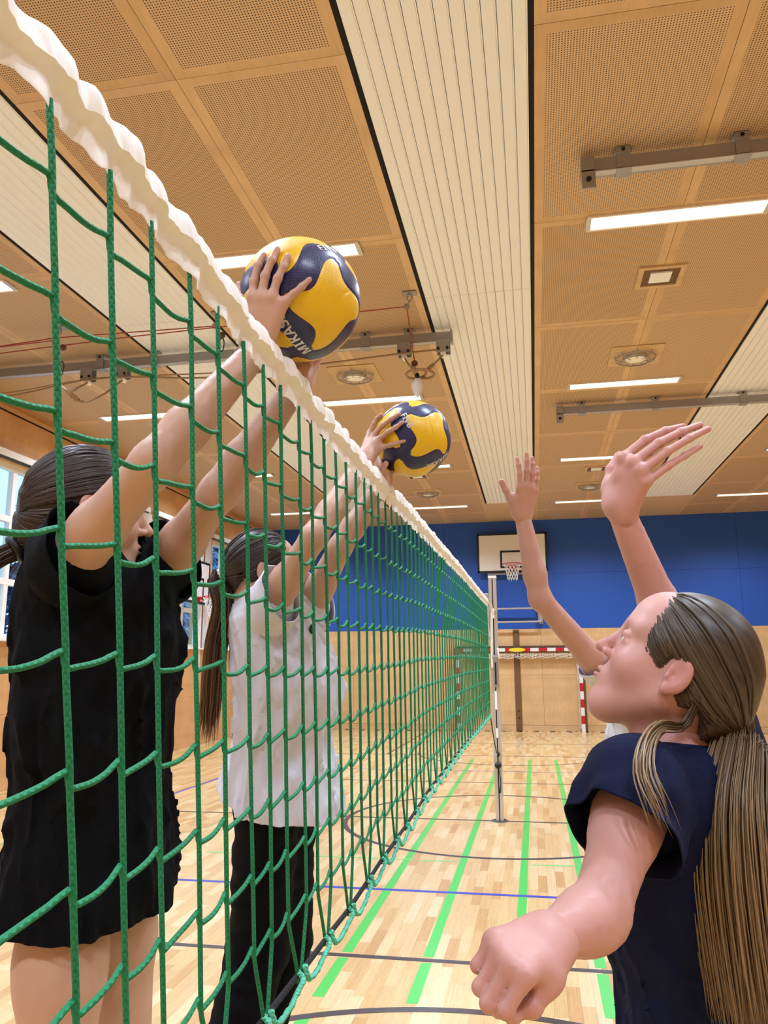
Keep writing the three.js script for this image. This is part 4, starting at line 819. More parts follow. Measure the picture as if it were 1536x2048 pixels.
// ---- head: local axes x left, y up, z forward, origin between the ears
function headField(mouthOpen = 0) {
  const F = new Field(V(-0.1, -0.19, -0.125), V(0.1, 0.14, 0.13), 0.0031);
  const P = (x, y, z) => V(x, y, z);
  F.add(ell(P(0, 0.035, -0.012), V(0.073, 0.086, 0.093)), 0);
  F.add(ell(P(0, -0.02, 0.028), V(0.06, 0.085, 0.062)), 0.03);
  F.add(ell(P(0, 0.055, 0.045), V(0.055, 0.05, 0.045)), 0.03);
  for (const s of [-1, 1]) {
    F.add(cap(P(s * 0.05, -0.052, 0.0), P(s * 0.016, -0.098, 0.06), 0.016, 0.016), 0.04);
    F.add(ell(P(s * 0.04, -0.026, 0.052), V(0.026, 0.026, 0.026)), 0.025);
    F.add(cap(P(s * 0.014, 0.034, 0.083), P(s * 0.048, 0.034, 0.064), 0.009, 0.008), 0.02);
  }
  F.add(ell(P(0, -0.097, 0.068), V(0.018, 0.017, 0.015)), 0.035);
  for (const s of [-1, 1]) F.sub(ell(P(s * 0.032, 0.012, 0.094), V(0.021, 0.013, 0.014)), 0.014);
  F.add(cap(P(0, 0.026, 0.084), P(0, -0.018, 0.109), 0.0072, 0.0088), 0.016);
  F.add(ell(P(0, -0.022, 0.111), V(0.0098, 0.0085, 0.0092)), 0.008);
  for (const s of [-1, 1]) { F.add(ell(P(s * 0.0125, -0.025, 0.096), V(0.0075, 0.007, 0.0095)), 0.007); F.sub(ell(P(s * 0.0062, -0.031, 0.1), V(0.0035, 0.0035, 0.005)), 0.003); }
  for (const s of [-1, 1]) { F.add(ell(P(s * 0.032, 0.011, 0.0755), V(0.0122, 0.0112, 0.0122)), 0.003); F.add(ell(P(s * 0.032, 0.0158, 0.0768), V(0.0142, 0.0088, 0.0132)), 0.003); F.add(cap(P(s * 0.02, 0.0035, 0.0835), P(s * 0.045, 0.004, 0.0765), 0.003, 0.003), 0.006); }
  // lips
  F.add(ell(P(0, -0.06, 0.08), V(0.026, 0.02, 0.014)), 0.016);
  for (const s of [-1, 1]) { F.add(cap(P(s * 0.004, -0.0535, 0.0965), P(s * 0.022, -0.0585, 0.085), 0.0048, 0.0026), 0.005); F.add(cap(P(0, -0.065, 0.0955), P(s * 0.02, -0.0605, 0.0855), 0.0056, 0.003), 0.005); }
  F.sub(ell(P(0, -0.0592, 0.1), V(0.021, 0.0014 + mouthOpen, 0.012)), 0.003);
  F.sub(ell(P(0, -0.078, 0.098), V(0.016, 0.006, 0.008)), 0.008);
  // ears
  for (const s of [-1, 1]) {
    const X = V(1, 0, s * 0.35).normalize(), Z = V(-s * 0.35, 0, 1).normalize();
    F.add(ell(P(s * 0.076, -0.002, -0.012), V(0.008, 0.031, 0.019), X, V(0, 1, 0), Z), 0.006);
    F.add(ell(P(s * 0.075, -0.028, -0.005), V(0.007, 0.011, 0.009), X, V(0, 1, 0), Z), 0.005);
    F.sub(ell(P(s * 0.084, 0.001, -0.008), V(0.006, 0.02, 0.0105), X, V(0, 1, 0), Z), 0.004);
    F.sub(ell(P(s * 0.083, -0.006, -0.001), V(0.008, 0.007, 0.006), X, V(0, 1, 0), Z), 0.004);
    F.add(cap(P(s * 0.075, 0.001, 0.001), P(s * 0.077, -0.012, 0.002), 0.0035), 0.004);
  }
  F.add(cap(P(0, -0.05, -0.03), P(0, -0.13, -0.04), 0.049, 0.046), 0.03);
  return F.mesh();
}
const HEAD = headField(0), SMILE = headField(0.0012);
function headGeo(g, frame, at0, s, skin) {
  const h = tint(g.clone(), (x, y, z) => {
    const lip = Math.exp(-(((y + 0.0592) / 0.009) ** 2) - ((x / 0.021) ** 4)) * sstep(0.082, 0.09, z), cheek = 0.35 * Math.exp(-(((Math.abs(x) - 0.042) / 0.02) ** 2) - (((y + 0.028) / 0.022) ** 2)) * sstep(0.02, 0.05, z), ear = 0.4 * sstep(0.073, 0.08, Math.abs(x)), nose = 0.25 * Math.exp(-((x / 0.014) ** 2) - (((y + 0.02) / 0.015) ** 2)) * sstep(0.09, 0.1, z);
    const k = clamp(lip * 0.85 + cheek + ear + nose, 0, 1);
    return [skin.r * mix(1, 0.86, k), skin.g * mix(1, 0.52, k), skin.b * mix(1, 0.52, k)];
  });
  const m = new THREE.Matrix4().makeBasis(frame.X, frame.Y, frame.F).scale(V(s, s, s)).setPosition(at0);
  return h.applyMatrix4(m);
}
// ---- hair: cap with combed locks laid over it, drawn back to a tie
function hairOn(root, frame, at0, s, mat, shade, tie, o = {}) {
  const F = new Field(V(-0.11, -0.15, -0.15), V(0.11, 0.15, 0.11), 0.0036);
  const T = V(...tie);
  F.add(ell(V(0, 0.038, -0.014), V(0.081, 0.093, 0.101)), 0);
  F.add(cap(V(0, 0.0, -0.075), T, 0.05, 0.017), 0.05);
  F.add(ell(V(0, -0.02, -0.055), V(0.062, 0.07, 0.05)), 0.03);
  const face = { lo: V(-0.12, -0.16, -0.1), hi: V(0.12, 0.16, 0.12), d: (x, y, z) => { const line = 0.012 + (o.front ?? 0) + (y + 0.03) * 0.5 - 0.012 * Math.cos(x * 30); return line - z + (y > 0.085 ? (y - 0.085) * 1.5 : 0); } };
  F.sub(face, 0.006);
  for (const sgn of [-1, 1]) F.sub(ell(V(sgn * 0.08, -0.012, -0.004), V(0.026, 0.034, 0.022)), 0.006);
  F.sub({ lo: V(-0.12, -0.16, -0.05), hi: V(0.12, -0.04, 0.12), d: (x, y, z) => y + 0.05 - Math.max(0, -z - 0.02) * 0.6 }, 0.01);
  const geos = [tint(F.mesh(), (x, y, z) => { const q = 0.7 + 0.3 * noise3(Math.atan2(x, y) * 9, z * 6, 3); return [shade.r * q, shade.g * q, shade.b * q]; })];
  const Tn = T.clone().sub(V(0, 0.03, -0.012));
  for (let i = 0; i < (o.locks ?? 900); i++) {                          // a lock runs over the skull from the hairline to the tie
    const side = rnd() * 2 - 1, a = side * 2.05, start = V(Math.sin(a) * 0.08, 0, 0); const y = 0.1 * Math.cos(a * 0.78) + rr(-0.008, 0.01), z = 0.012 + (o.front ?? 0) + (y + 0.03) * 0.5 - rr(-0.004, 0.014);
    start.set(Math.sin(a) * 0.081, y, z); if (i % 4 === 3) { const e = rr(-1, 1); start.set(e * 0.075, rr(-0.075, -0.02), -0.035 - 0.045 * (1 - Math.abs(e)) - rr(0, 0.02)); } const C = V(0, 0.038, -0.014), r0 = V(0.0845, 0.0965, 0.1045);
    const dir = (p) => V((p.x - C.x) / r0.x, (p.y - C.y) / r0.y, (p.z - C.z) / r0.z);
    const A = dir(start).normalize(), E = dir(o.gather ? V(...o.gather) : T).normalize(), pts = [], lift = rr(-0.0006, 0.0016), sway = rr(-0.12, 0.12), ang = A.angleTo(E);
    for (let k = 0; k <= 13; k++) {
      const t = k / 13, d = A.clone().multiplyScalar(Math.sin((1 - t) * ang)).add(E.clone().multiplyScalar(Math.sin(t * ang))).normalize(); d.x += sway * Math.sin(t * Math.PI); d.normalize();
      const u = V(d.x * r0.x, d.y * r0.y, d.z * r0.z).normalize(); let q = 0.17; while (q > 0.06 && F.at(C.x + u.x * q, C.y + u.y * q, C.z + u.z * q) > 0) q -= 0.0015;
      const skull = u.clone().multiplyScalar((q <= 0.0615 ? 0.085 : q) + 0.0008 + lift).add(C), w = sstep(0.8, 1, t);
      pts.push(skull.lerp(T.clone().add(V(rr(-0.011, 0.011), rr(-0.011, 0.011), 0)), w));
    }
    if (o.skipEar !== false && pts.some((p) => Math.abs(p.x) > 0.07 && p.y < 0.02 && p.y > -0.045 && p.z > -0.03 && p.z < 0.018)) continue;
    const q = 0.55 + 0.75 * rnd(), w = rr(0.0011, 0.0026);
    geos.push(tube(pts, (t) => w * (0.35 + Math.sin(Math.min(1, t + 0.12) * Math.PI * 0.55)), 5, { color: () => [shade.r * q, shade.g * q, shade.b * q] }));
  }
  const m = new THREE.Matrix4().makeBasis(frame.X, frame.Y, frame.F).scale(V(s, s, s)).setPosition(at0);
  part('hair', merge(geos).applyMatrix4(m), mat, root);
  return (v) => V(...v).applyMatrix4(m);
}
function tail(name, root, path, spread, n, mat, shade, width = [0.0012, 0.0026], colorAt) {      // a bundle of locks along a path
  const c = new THREE.CatmullRomCurve3(path), geos = [];
  for (let i = 0; i < n; i++) {
    const a = rnd() * TAU, r = Math.sqrt(rnd()), ph = rnd() * TAU, q = 0.55 + 0.8 * rnd(), end = rr(0.82, 1.0), pts = [], wob = rr(0.001, 0.006), f = rr(2, 5);
    for (let k = 0; k <= 18; k++) {
      const t = k / 18 * end, p = c.getPoint(t), tg = c.getTangent(t), x = V(0, 0, 1).cross(tg).normalize(), y = tg.clone().cross(x), s = spread(t);
      pts.push(p.add(x.multiplyScalar(Math.cos(a) * r * s + wob * Math.sin(t * f + ph) * t * 2)).add(y.multiplyScalar(Math.sin(a) * r * s + wob * Math.cos(t * f + ph) * t * 2)));
    }
    const w = rr(...width);
    geos.push(tube(pts, (t) => w * (t < 0.75 ? 1 : 1.02 - (t - 0.75) * 3.9), 4, { color: (t) => { const k = colorAt ? colorAt(t) : [shade.r, shade.g, shade.b]; return [k[0] * q, k[1] * q, k[2] * q]; } }));
  }
  return part(name, geos, mat, root);
}
// ---- hand: joints are chains of points; each finger keeps to itself and joins the palm only
function handGeo(wrist, forearm, fingers, thumb, k = 1) {
  const all = [wrist, ...fingers.flat(), ...thumb], b = bounds(all, 0.03), lo = b.lo, hi = b.hi;
  const palm = new Field(lo, hi, 0.0028);
  const fa = wrist.clone().sub(forearm).normalize();
  palm.add(cap(wrist.clone().sub(fa.clone().multiplyScalar(0.05)), wrist.clone().add(fa.clone().multiplyScalar(0.006)), 0.0205 * k, 0.0232 * k), 0);
  const across = fingers[3][0].clone().sub(fingers[0][0]).normalize();
  fingers.forEach((f, i) => palm.add(cap(wrist.clone().add(across.clone().multiplyScalar((i - 1.5) * 0.0105 * k)), f[0], 0.0145 * k, 0.0098 * k), 0.016));
  palm.add(cap(wrist.clone().lerp(thumb[0], 0.25), thumb[0], 0.0165 * k, 0.0125 * k), 0.02);
  palm.add(cap(fingers[0][0].clone().lerp(wrist, 0.35), thumb[0].clone().lerp(thumb[1], 0.3), 0.009 * k, 0.008 * k), 0.014);
  const base = palm.f.slice();
  let out = null;
  const rads = [[0.0088, 0.0078, 0.0069, 0.006], [0.009, 0.008, 0.0071, 0.0061], [0.0086, 0.0077, 0.0068, 0.0059], [0.0077, 0.0068, 0.006, 0.0052]], tr = [0.0112, 0.0095, 0.0086, 0.0074];
  for (const [chain, r] of [...fingers.map((f, i) => [f, rads[i]]), [thumb, tr]]) {
    const one = new Field(lo, hi, 0.0028); 
    for (let j = 0; j < chain.length - 1; j++) one.add(cap(chain[j], chain[j + 1], r[j] * k, r[j + 1] * k), j ? 0.003 : 0);
    for (let j = 1; j < chain.length - 1; j++) one.add(ell(chain[j], V(1, 1, 1).multiplyScalar(r[j] * k * 1.06)), 0.003);
    const K = 0.008, m = new Float32Array(base.length);
    for (let i = 0; i < m.length; i++) { const a = base[i], d = one.f[i], h = Math.max(K - Math.abs(a - d), 0) / K; m[i] = Math.min(a, d) - h * h * K * 0.25; }
    if (!out) out = m; else for (let i = 0; i < m.length; i++) out[i] = Math.min(out[i], m[i]);
  }
  palm.f = out;
  return palm.mesh();
}
// a hand from its wrist, direction, back and thumb side; curl per finger in turns of a radian
function freeHand(wrist, dir, back, curl, spread = 0.12, k = 1, thumbCurl = 0.3, side = 1) {
  const D = dir.clone().normalize(), B = back.clone().sub(D.clone().multiplyScalar(back.dot(D))).normalize(), S = D.clone().cross(B).multiplyScalar(side);   // S points to the thumb
  const P = (s, d, b) => wrist.clone().add(S.clone().multiplyScalar(s * k)).add(D.clone().multiplyScalar(d * k)).add(B.clone().multiplyScalar(b * k));
  const lens = [[0.04, 0.024, 0.019], [0.044, 0.028, 0.02], [0.041, 0.026, 0.019], [0.032, 0.02, 0.017]];
  const fingers = [0, 1, 2, 3].map((i) => {
    const mcp = P(0.028 - i * 0.0185, 0.084 - Math.abs(i - 1) * 0.005 - (i === 3 ? 0.004 : 0), 0.002), ch = [mcp]; let a = curl[i] * 0.75, fan = (1.4 - i) * spread;
    let p = mcp; for (let j = 0; j < 3; j++) { const v = D.clone().multiplyScalar(Math.cos(a)).add(B.clone().multiplyScalar(-Math.sin(a))).add(S.clone().multiplyScalar(Math.sin(fan) * Math.cos(a))).normalize(); p = p.clone().add(v.multiplyScalar(lens[i][j] * k)); ch.push(p); a += curl[i] * (j ? 0.7 : 1.05); }
    return ch;
  });
  const t0 = P(0.034, 0.036, -0.012), td = D.clone().multiplyScalar(0.72).add(S.clone().multiplyScalar(0.62 - thumbCurl * 0.7)).add(B.clone().multiplyScalar(-0.25 - thumbCurl * 0.5)).normalize(), td2 = td.clone().add(S.clone().multiplyScalar(-thumbCurl * 1.1)).normalize();
  const thumb = [t0, t0.clone().add(td.clone().multiplyScalar(0.036 * k)), t0.clone().add(td.clone().multiplyScalar(0.036 * k)).add(td2.clone().multiplyScalar(0.028 * k))];
  return [fingers, thumb];
}
const solid = (g, t) => {                                             // cloth with an inner side and a hem
  const p = g.attributes.position, n = g.attributes.normal, N = p.count, id = g.index.array, pos = new Float32Array(N * 6), uv = new Float32Array(N * 4), idx = [...id], count = new Map();
  for (let i = 0; i < N; i++) for (let c = 0; c < 3; c++) { pos[3 * i + c] = p.array[3 * i + c]; pos[3 * (N + i) + c] = p.array[3 * i + c] - n.array[3 * i + c] * t; }
  uv.set(g.attributes.uv.array, 0); uv.set(g.attributes.uv.array, N * 2);
  for (let k = 0; k < id.length; k += 3) { idx.push(N + id[k], N + id[k + 2], N + id[k + 1]); for (let e = 0; e < 3; e++) { const a = id[k + e], b = id[k + (e + 1) % 3]; const key = a < b ? a * N + b : b * N + a; if (count.has(key)) count.get(key)[2]++; else count.set(key, [a, b, 1]); } }
  for (const [a, b, c] of count.values()) if (c === 1) idx.push(b, a, N + a, b, N + a, N + b);
  const r = new THREE.BufferGeometry(); r.setAttribute('position', new THREE.BufferAttribute(pos, 3)); r.setAttribute('uv', new THREE.BufferAttribute(uv, 2)); r.setIndex(idx); r.computeVertexNormals();
  return r;
};
const plane = (p, n) => (x, y, z) => (x - p.x) * n.x + (y - p.y) * n.y + (z - p.z) * n.z;   // > 0 on the side of n

// ---- one figure. All joints in the hall's own metres.
function figure(label, J, look) {
  const root = thing('person', label, 'person');
  const skin = new THREE.Color(look.skin), sideways = J.shoulderL.clone().sub(J.shoulderR); sideways.y *= 0.5; sideways.normalize();
  const midS = J.shoulderL.clone().add(J.shoulderR).multiplyScalar(0.5).add(sideways.clone().cross(V(0, 1, 0)).normalize().multiplyScalar(-(look.setBack ?? 0))), pelvis = J.pelvis, U = midS.clone().sub(pelvis).normalize(), S = sideways.clone().sub(U.clone().multiplyScalar(sideways.dot(U))).normalize(), F = S.clone().cross(U), k = look.build ?? 1, ar = look.arm ?? 1;
  const along = (t, s = 0, f = 0) => pelvis.clone().lerp(midS, t).add(S.clone().multiplyScalar(s)).add(F.clone().multiplyScalar(f));
  const skinMat = M.skin ??= new THREE.MeshPhysicalMaterial({ name: 'skin', color: 0xffffff, roughness: 0.5, vertexColors: true, sheen: 0.15, sheenColor: new THREE.Color(0xffc0a0) });
  // body
  const pts = [J.shoulderL, J.shoulderR, J.elbowL, J.elbowR, J.wristL, J.wristR, pelvis, J.hipL, J.hipR, J.kneeL, J.kneeR, J.ankleL, J.ankleR, J.head, J.toeL, J.toeR];
  const b = bounds(pts, 0.14), B = new Field(b.lo, b.hi, 0.0095);
  B.add(trunk([{ p: along(-0.2, 0, -0.005), a: 0.1 * k, b: 0.08 * k }, { p: along(0, 0, -0.008), a: 0.136 * k, b: 0.096 * k }, { p: along(0.22), a: 0.125 * k, b: 0.085 * k }, { p: along(0.45, 0, 0.008), a: 0.118 * k, b: 0.085 * k }, { p: along(0.72, 0, 0.008), a: 0.132 * k, b: 0.095 * k }, { p: along(0.95, 0, -0.005), a: 0.12 * k, b: 0.072 * k }, { p: along(1.08, 0, -0.015), a: 0.07 * k, b: 0.05 * k }], S), 0);
  if (look.bust !== 0) for (const s of [-1, 1]) B.add(ell(along(0.7, s * 0.055, 0.07), V(0.045, 0.05, 0.04), S, U, F), 0.05);
  for (const [sh, el, wr, s] of [[J.shoulderL, J.elbowL, J.wristL, 1], [J.shoulderR, J.elbowR, J.wristR, -1]]) {
    B.add(cap(along(0.92, s * 0.06, -0.01), sh, 0.055 * k, 0.044 * k), 0.05);
    B.add(cap(sh, sh.clone().lerp(el, 0.35), 0.043 * k * ar, 0.0415 * k * ar), 0.04);
    B.add(cap(sh.clone().lerp(el, 0.3), el, 0.0415 * k * ar, 0.0325 * k * ar), 0.02);
    B.add(cap(el, el.clone().lerp(wr, 0.3), 0.0325 * k * ar, 0.0345 * k * ar), 0.02);
    B.add(cap(el.clone().lerp(wr, 0.28), wr, 0.0348 * k * ar, 0.0238 * k * ar), 0.015);
  }
  const HF = frameOf(look.face, look.headUp ?? V(0, 1, 0)), hs = look.headSize ?? 1;
  const inHead = (x, y, z) => J.head.clone().add(HF.X.clone().multiplyScalar(x * hs)).add(HF.Y.clone().multiplyScalar(y * hs)).add(HF.F.clone().multiplyScalar(z * hs));
  B.add(cap(along(1.0, 0, -0.02), inHead(0, -0.09, -0.035), 0.054 * k, 0.049 * k), 0.045);
  for (const [h, kn, an, toe, s] of [[J.hipL, J.kneeL, J.ankleL, J.toeL, 1], [J.hipR, J.kneeR, J.ankleR, J.toeR, -1]]) {
    B.add(cap(h, h.clone().lerp(kn, 0.4), 0.08 * k, 0.076 * k), 0.05);
    B.add(cap(h.clone().lerp(kn, 0.35), kn, 0.08 * k, 0.053 * k), 0.03);
    B.add(cap(kn, kn.clone().lerp(an, 0.35), 0.052 * k, 0.053 * k), 0.03);
    B.add(cap(kn.clone().lerp(an, 0.3), an, 0.053 * k, 0.035 * k), 0.02);
    B.add(cap(an, toe, 0.036 * k, 0.026 * k), 0.03);
  }
  const geos = [B.mesh()];
  const forearmSkin = (g) => tint(g, (x, y, z) => { const n = 1 + 0.03 * noise3(x * 14, y * 14, z * 14); return [skin.r * n, skin.g * n, skin.b * n]; });
  geos[0] = forearmSkin(geos[0]);
  for (const h of J.hands) {
    const g = handGeo(h.wrist, h.from, h.fingers, h.thumb, h.k ?? 1), tips = [...h.fingers.map((f) => f[f.length - 1]), h.thumb[h.thumb.length - 1]], kn = h.fingers.flatMap((f) => [f[0], f[1]]);
    geos.push(tint(g, (x, y, z) => { let q = 0; for (const t of tips) q = Math.max(q, 0.6 * Math.exp(-((x - t.x) ** 2 + (y - t.y) ** 2 + (z - t.z) ** 2) / 0.00022)); for (const t of kn) q = Math.max(q, 0.3 * Math.exp(-((x - t.x) ** 2 + (y - t.y) ** 2 + (z - t.z) ** 2) / 0.00009)); return [skin.r * mix(1, 0.98, q), skin.g * mix(1, 0.74, q), skin.b * mix(1, 0.74, q)]; }));
  }
  geos.push(headGeo(look.smile ? SMILE : HEAD, HF, J.head, hs, skin));
  part('body', geos, skinMat, root);
  // eyes and brows
  const white = M.eyeWhite ??= std('eyeWhite', 0xece8e4, 0.2), iris = M.iris ??= std('iris', 0x3a2c22, 0.2), hairMat = M.hairMat ??= new THREE.MeshPhysicalMaterial({ name: 'hair', color: 0xffffff, roughness: 0.42, vertexColors: true, sheen: 0.4, sheenColor: new THREE.Color(0x9a7a5a), sheenRoughness: 0.4 });
  const HM = new THREE.Matrix4().makeBasis(HF.X, HF.Y, HF.F).scale(V(hs, hs, hs)).setPosition(J.head);
  for (const s of [-1, 1]) {
    const e = part('eye', new THREE.SphereGeometry(0.0112, 16, 12).translate(s * 0.032, 0.0105, 0.0772).applyMatrix4(HM), white, root);
    part('iris', new THREE.SphereGeometry(0.0056, 12, 8).scale(1, 1, 0.5).translate(s * 0.032, 0.0105, 0.0862).applyMatrix4(HM), iris, e);
    part('eyebrow', tube([[s * 0.016, 0.035, 0.0905], [s * 0.03, 0.0385, 0.0855], [s * 0.045, 0.0365, 0.0735]].map((p) => V(...p).applyMatrix4(HM)), (t) => 0.0021 * (1 - 0.6 * t), 6), M.brow ??= std('brow', 0x6a4a38, 0.8), root);
  }
  // shirt
  const sh = look.shirt, st = sh.stations.map((q) => ({ p: along(...q[0]), a: q[1], b: q[2] }));
  const sb = bounds([...st.map((q) => q.p), J.shoulderL, J.shoulderR, J.elbowL, J.elbowR], 0.24), C = new Field(sb.lo, sb.hi, 0.0068);
  const sd = sh.seed ?? 0;
  C.add(trunk(st, S, (u, v, w, th) => { const low = 1 - clamp(v / 0.55, 0, 1); return sh.fold * ((0.35 + low) * (Math.sin(th * 6 + v * 3 + sd) * 0.5 + noise3(th * 1.7 + sd, v * 2.2, 1) * 0.9) + 0.6 * noise3(u * 14 + sd, v * 9 - u * 12, w * 14)) - sh.fold * 0.9 * Math.pow(1 - Math.abs(noise3(th * 1.5 + sd * 3, v * 2.4 - th * 0.7, 5)), 7) - sh.fold * 0.5 * Math.pow(1 - Math.abs(noise3(th * 2.6 - v * 3 + sd, v * 4.5, 8)), 8); }), 0);
  for (const [s0, el, s] of [[J.shoulderL, J.elbowL, 1], [J.shoulderR, J.elbowR, -1]]) {
    C.add(cap(along(0.93, s * 0.05, -0.01), s0, 0.075, sh.cuff * 0.93), 0.06);
  }
  let g = C.mesh();
  const sleeves = [];
  for (const [s0, el, s] of [[J.shoulderL, J.elbowL, 1], [J.shoulderR, J.elbowR, -1]]) {
    const ax = el.clone().sub(s0).normalize(), cutN = ax.clone().multiplyScalar(1 - sh.cut).add(F.clone().multiplyScalar(sh.cut)).normalize(), end = s0.clone().lerp(el, sh.sleeve), e = s0.clone().lerp(el, sh.sleeve + 0.35), a = along(0.84, s * 0.07, 0);
    const sb2 = bounds([a, s0, e], 0.14), W = new Field(sb2.lo, sb2.hi, 0.006), base = cap(s0, e, sh.cuff, sh.cuff * (sh.flare ?? 1.1));
    W.add(cap(a, s0, 0.05, sh.cuff), 0);
    W.add({ ...base, lo: base.lo.addScalar(-0.02), hi: base.hi.addScalar(0.02), d: (x, y, z) => base.d(x, y, z) + sh.fold * 0.6 * noise3(x * 15 + sd, y * 15, z * 15) + 0.004 * Math.sin((x + z) * 60 + y * 30 + sd) }, 0.03);
    if (sh.droop) W.add(cap(s0.clone().add(V(0, -sh.droop, 0)), e.clone().add(V(0, -sh.droop * 1.5, 0)), sh.cuff * 0.8, sh.cuff * 0.8), 0.05);
    sleeves.push(solid(clipMesh(W.mesh(), plane(end, cutN.negate())), 0.0022));
  }
  g = clipMesh(g, plane(along(sh.hem), U.clone().add(F.clone().multiplyScalar(sh.hemTilt ?? 0)).normalize()));
  const nb = along(1.06, 0, 0.012), nr = sh.neck ?? 0.074; g = clipMesh(g, (x, y, z) => { const dx = x - nb.x, dy = y - nb.y, dz = z - nb.z, w = dx * F.x + dy * F.y + dz * F.z, u = dx * S.x + dy * S.y + dz * S.z, v = dx * U.x + dy * U.y + dz * U.z; return Math.max(Math.hypot(u, w - 0.01, Math.min(0, v) * (w > 0 ? 0.8 : 1.5)) - nr, -0.15 - v); });
  part('shirt', [solid(g, 0.0022), ...sleeves], sh.mat, root);
  // trousers or shorts
  if (look.legs) {
    const lg = look.legs, lb = bounds([pelvis, J.hipL, J.hipR, J.kneeL, J.kneeR, J.ankleL, J.ankleR], 0.2), T = new Field(lb.lo, lb.hi, 0.0085);
    T.add(trunk([{ p: along(-0.14), a: 0.13 * k, b: 0.105 * k }, { p: along(0, 0, -0.008), a: 0.147 * k, b: 0.106 * k }, { p: along(0.24), a: 0.137 * k, b: 0.098 * k }], S), 0);
    for (const [h, kn, an] of [[J.hipL, J.kneeL, J.ankleL], [J.hipR, J.kneeR, J.ankleR]]) {
      const fold = (c) => ({ ...c, lo: c.lo.addScalar(-0.01), hi: c.hi.addScalar(0.01), d: (x, y, z) => c.d(x, y, z) + 0.005 * noise3(x * 9, y * 22, z * 9) });
      T.add(fold(cap(h, kn, 0.098 * k, lg.knee + 0.004)), 0.05); if (lg.full) T.add(fold(cap(kn, an, lg.knee + 0.004, lg.ankle)), 0.03);
    }
    let t = clipMesh(T.mesh(), plane(along(0.2), U.clone().negate()));
    for (const [h, kn, an] of [[J.hipL, J.kneeL, J.ankleL], [J.hipR, J.kneeR, J.ankleR]]) { const p = lg.full ? kn.clone().lerp(an, 0.93) : h.clone().lerp(kn, lg.length), n = (lg.full ? kn.clone().sub(an) : h.clone().sub(kn)).normalize(), f = plane(p, n), q = lg.full ? an : kn; t = clipMesh(t, (x, y, z) => (Math.hypot(x - q.x, z - q.z) < 0.14 ? f(x, y, z) : Math.max(0.01, f(x, y, z)))); }
    part(lg.full ? 'trousers' : 'shorts', solid(t, 0.002), lg.mat, root);
  }
  // shoes
  for (const [an, toe] of [[J.ankleL, J.toeL], [J.ankleR, J.toeR]]) {
    const d = toe.clone().sub(an).normalize(), heel = an.clone().sub(d.clone().multiplyScalar(0.03)).add(V(0, -0.045, 0)), fb = bounds([an, toe, heel], 0.08), H = new Field(fb.lo, fb.hi, 0.006);
    H.add(cap(heel, toe.clone().add(V(0, -0.008, 0)), 0.037, 0.035), 0); H.add(cap(an.clone().add(V(0, -0.02, 0)), an.clone().lerp(toe, 0.6), 0.044, 0.036), 0.03);
    part('shoe', H.mesh(), M.shoe ??= std('shoe', 0xd8d8da, 0.6), root);
  }
  return { root, HF, hs, hairMat, inHead, along, S, U, F, HM };
}

const cloth = (name, color, o = {}) => std(name, color, 0.85, { bumpMap: clothTex, bumpScale: 0.0004, sheen: 0.25, sheenColor: new THREE.Color(color), ...o });
const blackTee = cloth('blackCotton', 0x05070c, { sheen: 0, specularIntensity: 0.3 }), whiteTee = cloth('whiteCotton', 0xdcdce6), navyTee = cloth('navyCotton', 0x0c1434, { sheen: 0.05, specularIntensity: 0.4 }), blackPants = cloth('blackJersey', 0x050508, { sheen: 0, specularIntensity: 0.3 }), whiteTee2 = cloth('whiteJersey', 0xe2e2ea);
// hands closed on a ball: chains laid on the ball's surface
const onto = (C, list) => list.map((f) => f.map(([x, y], j) => onBall(C, x, y, [0.016, 0.0105, 0.009, 0.007][j])));
const mirrorZ = (p, z) => V(p.x, p.y, 2 * z - p.z);
const zoomA = (x, y) => [460 + x / 5.486, 460 + y / 5.486], zoomB = (x, y) => [700 + x / 6.982, 780 + y / 6.982];

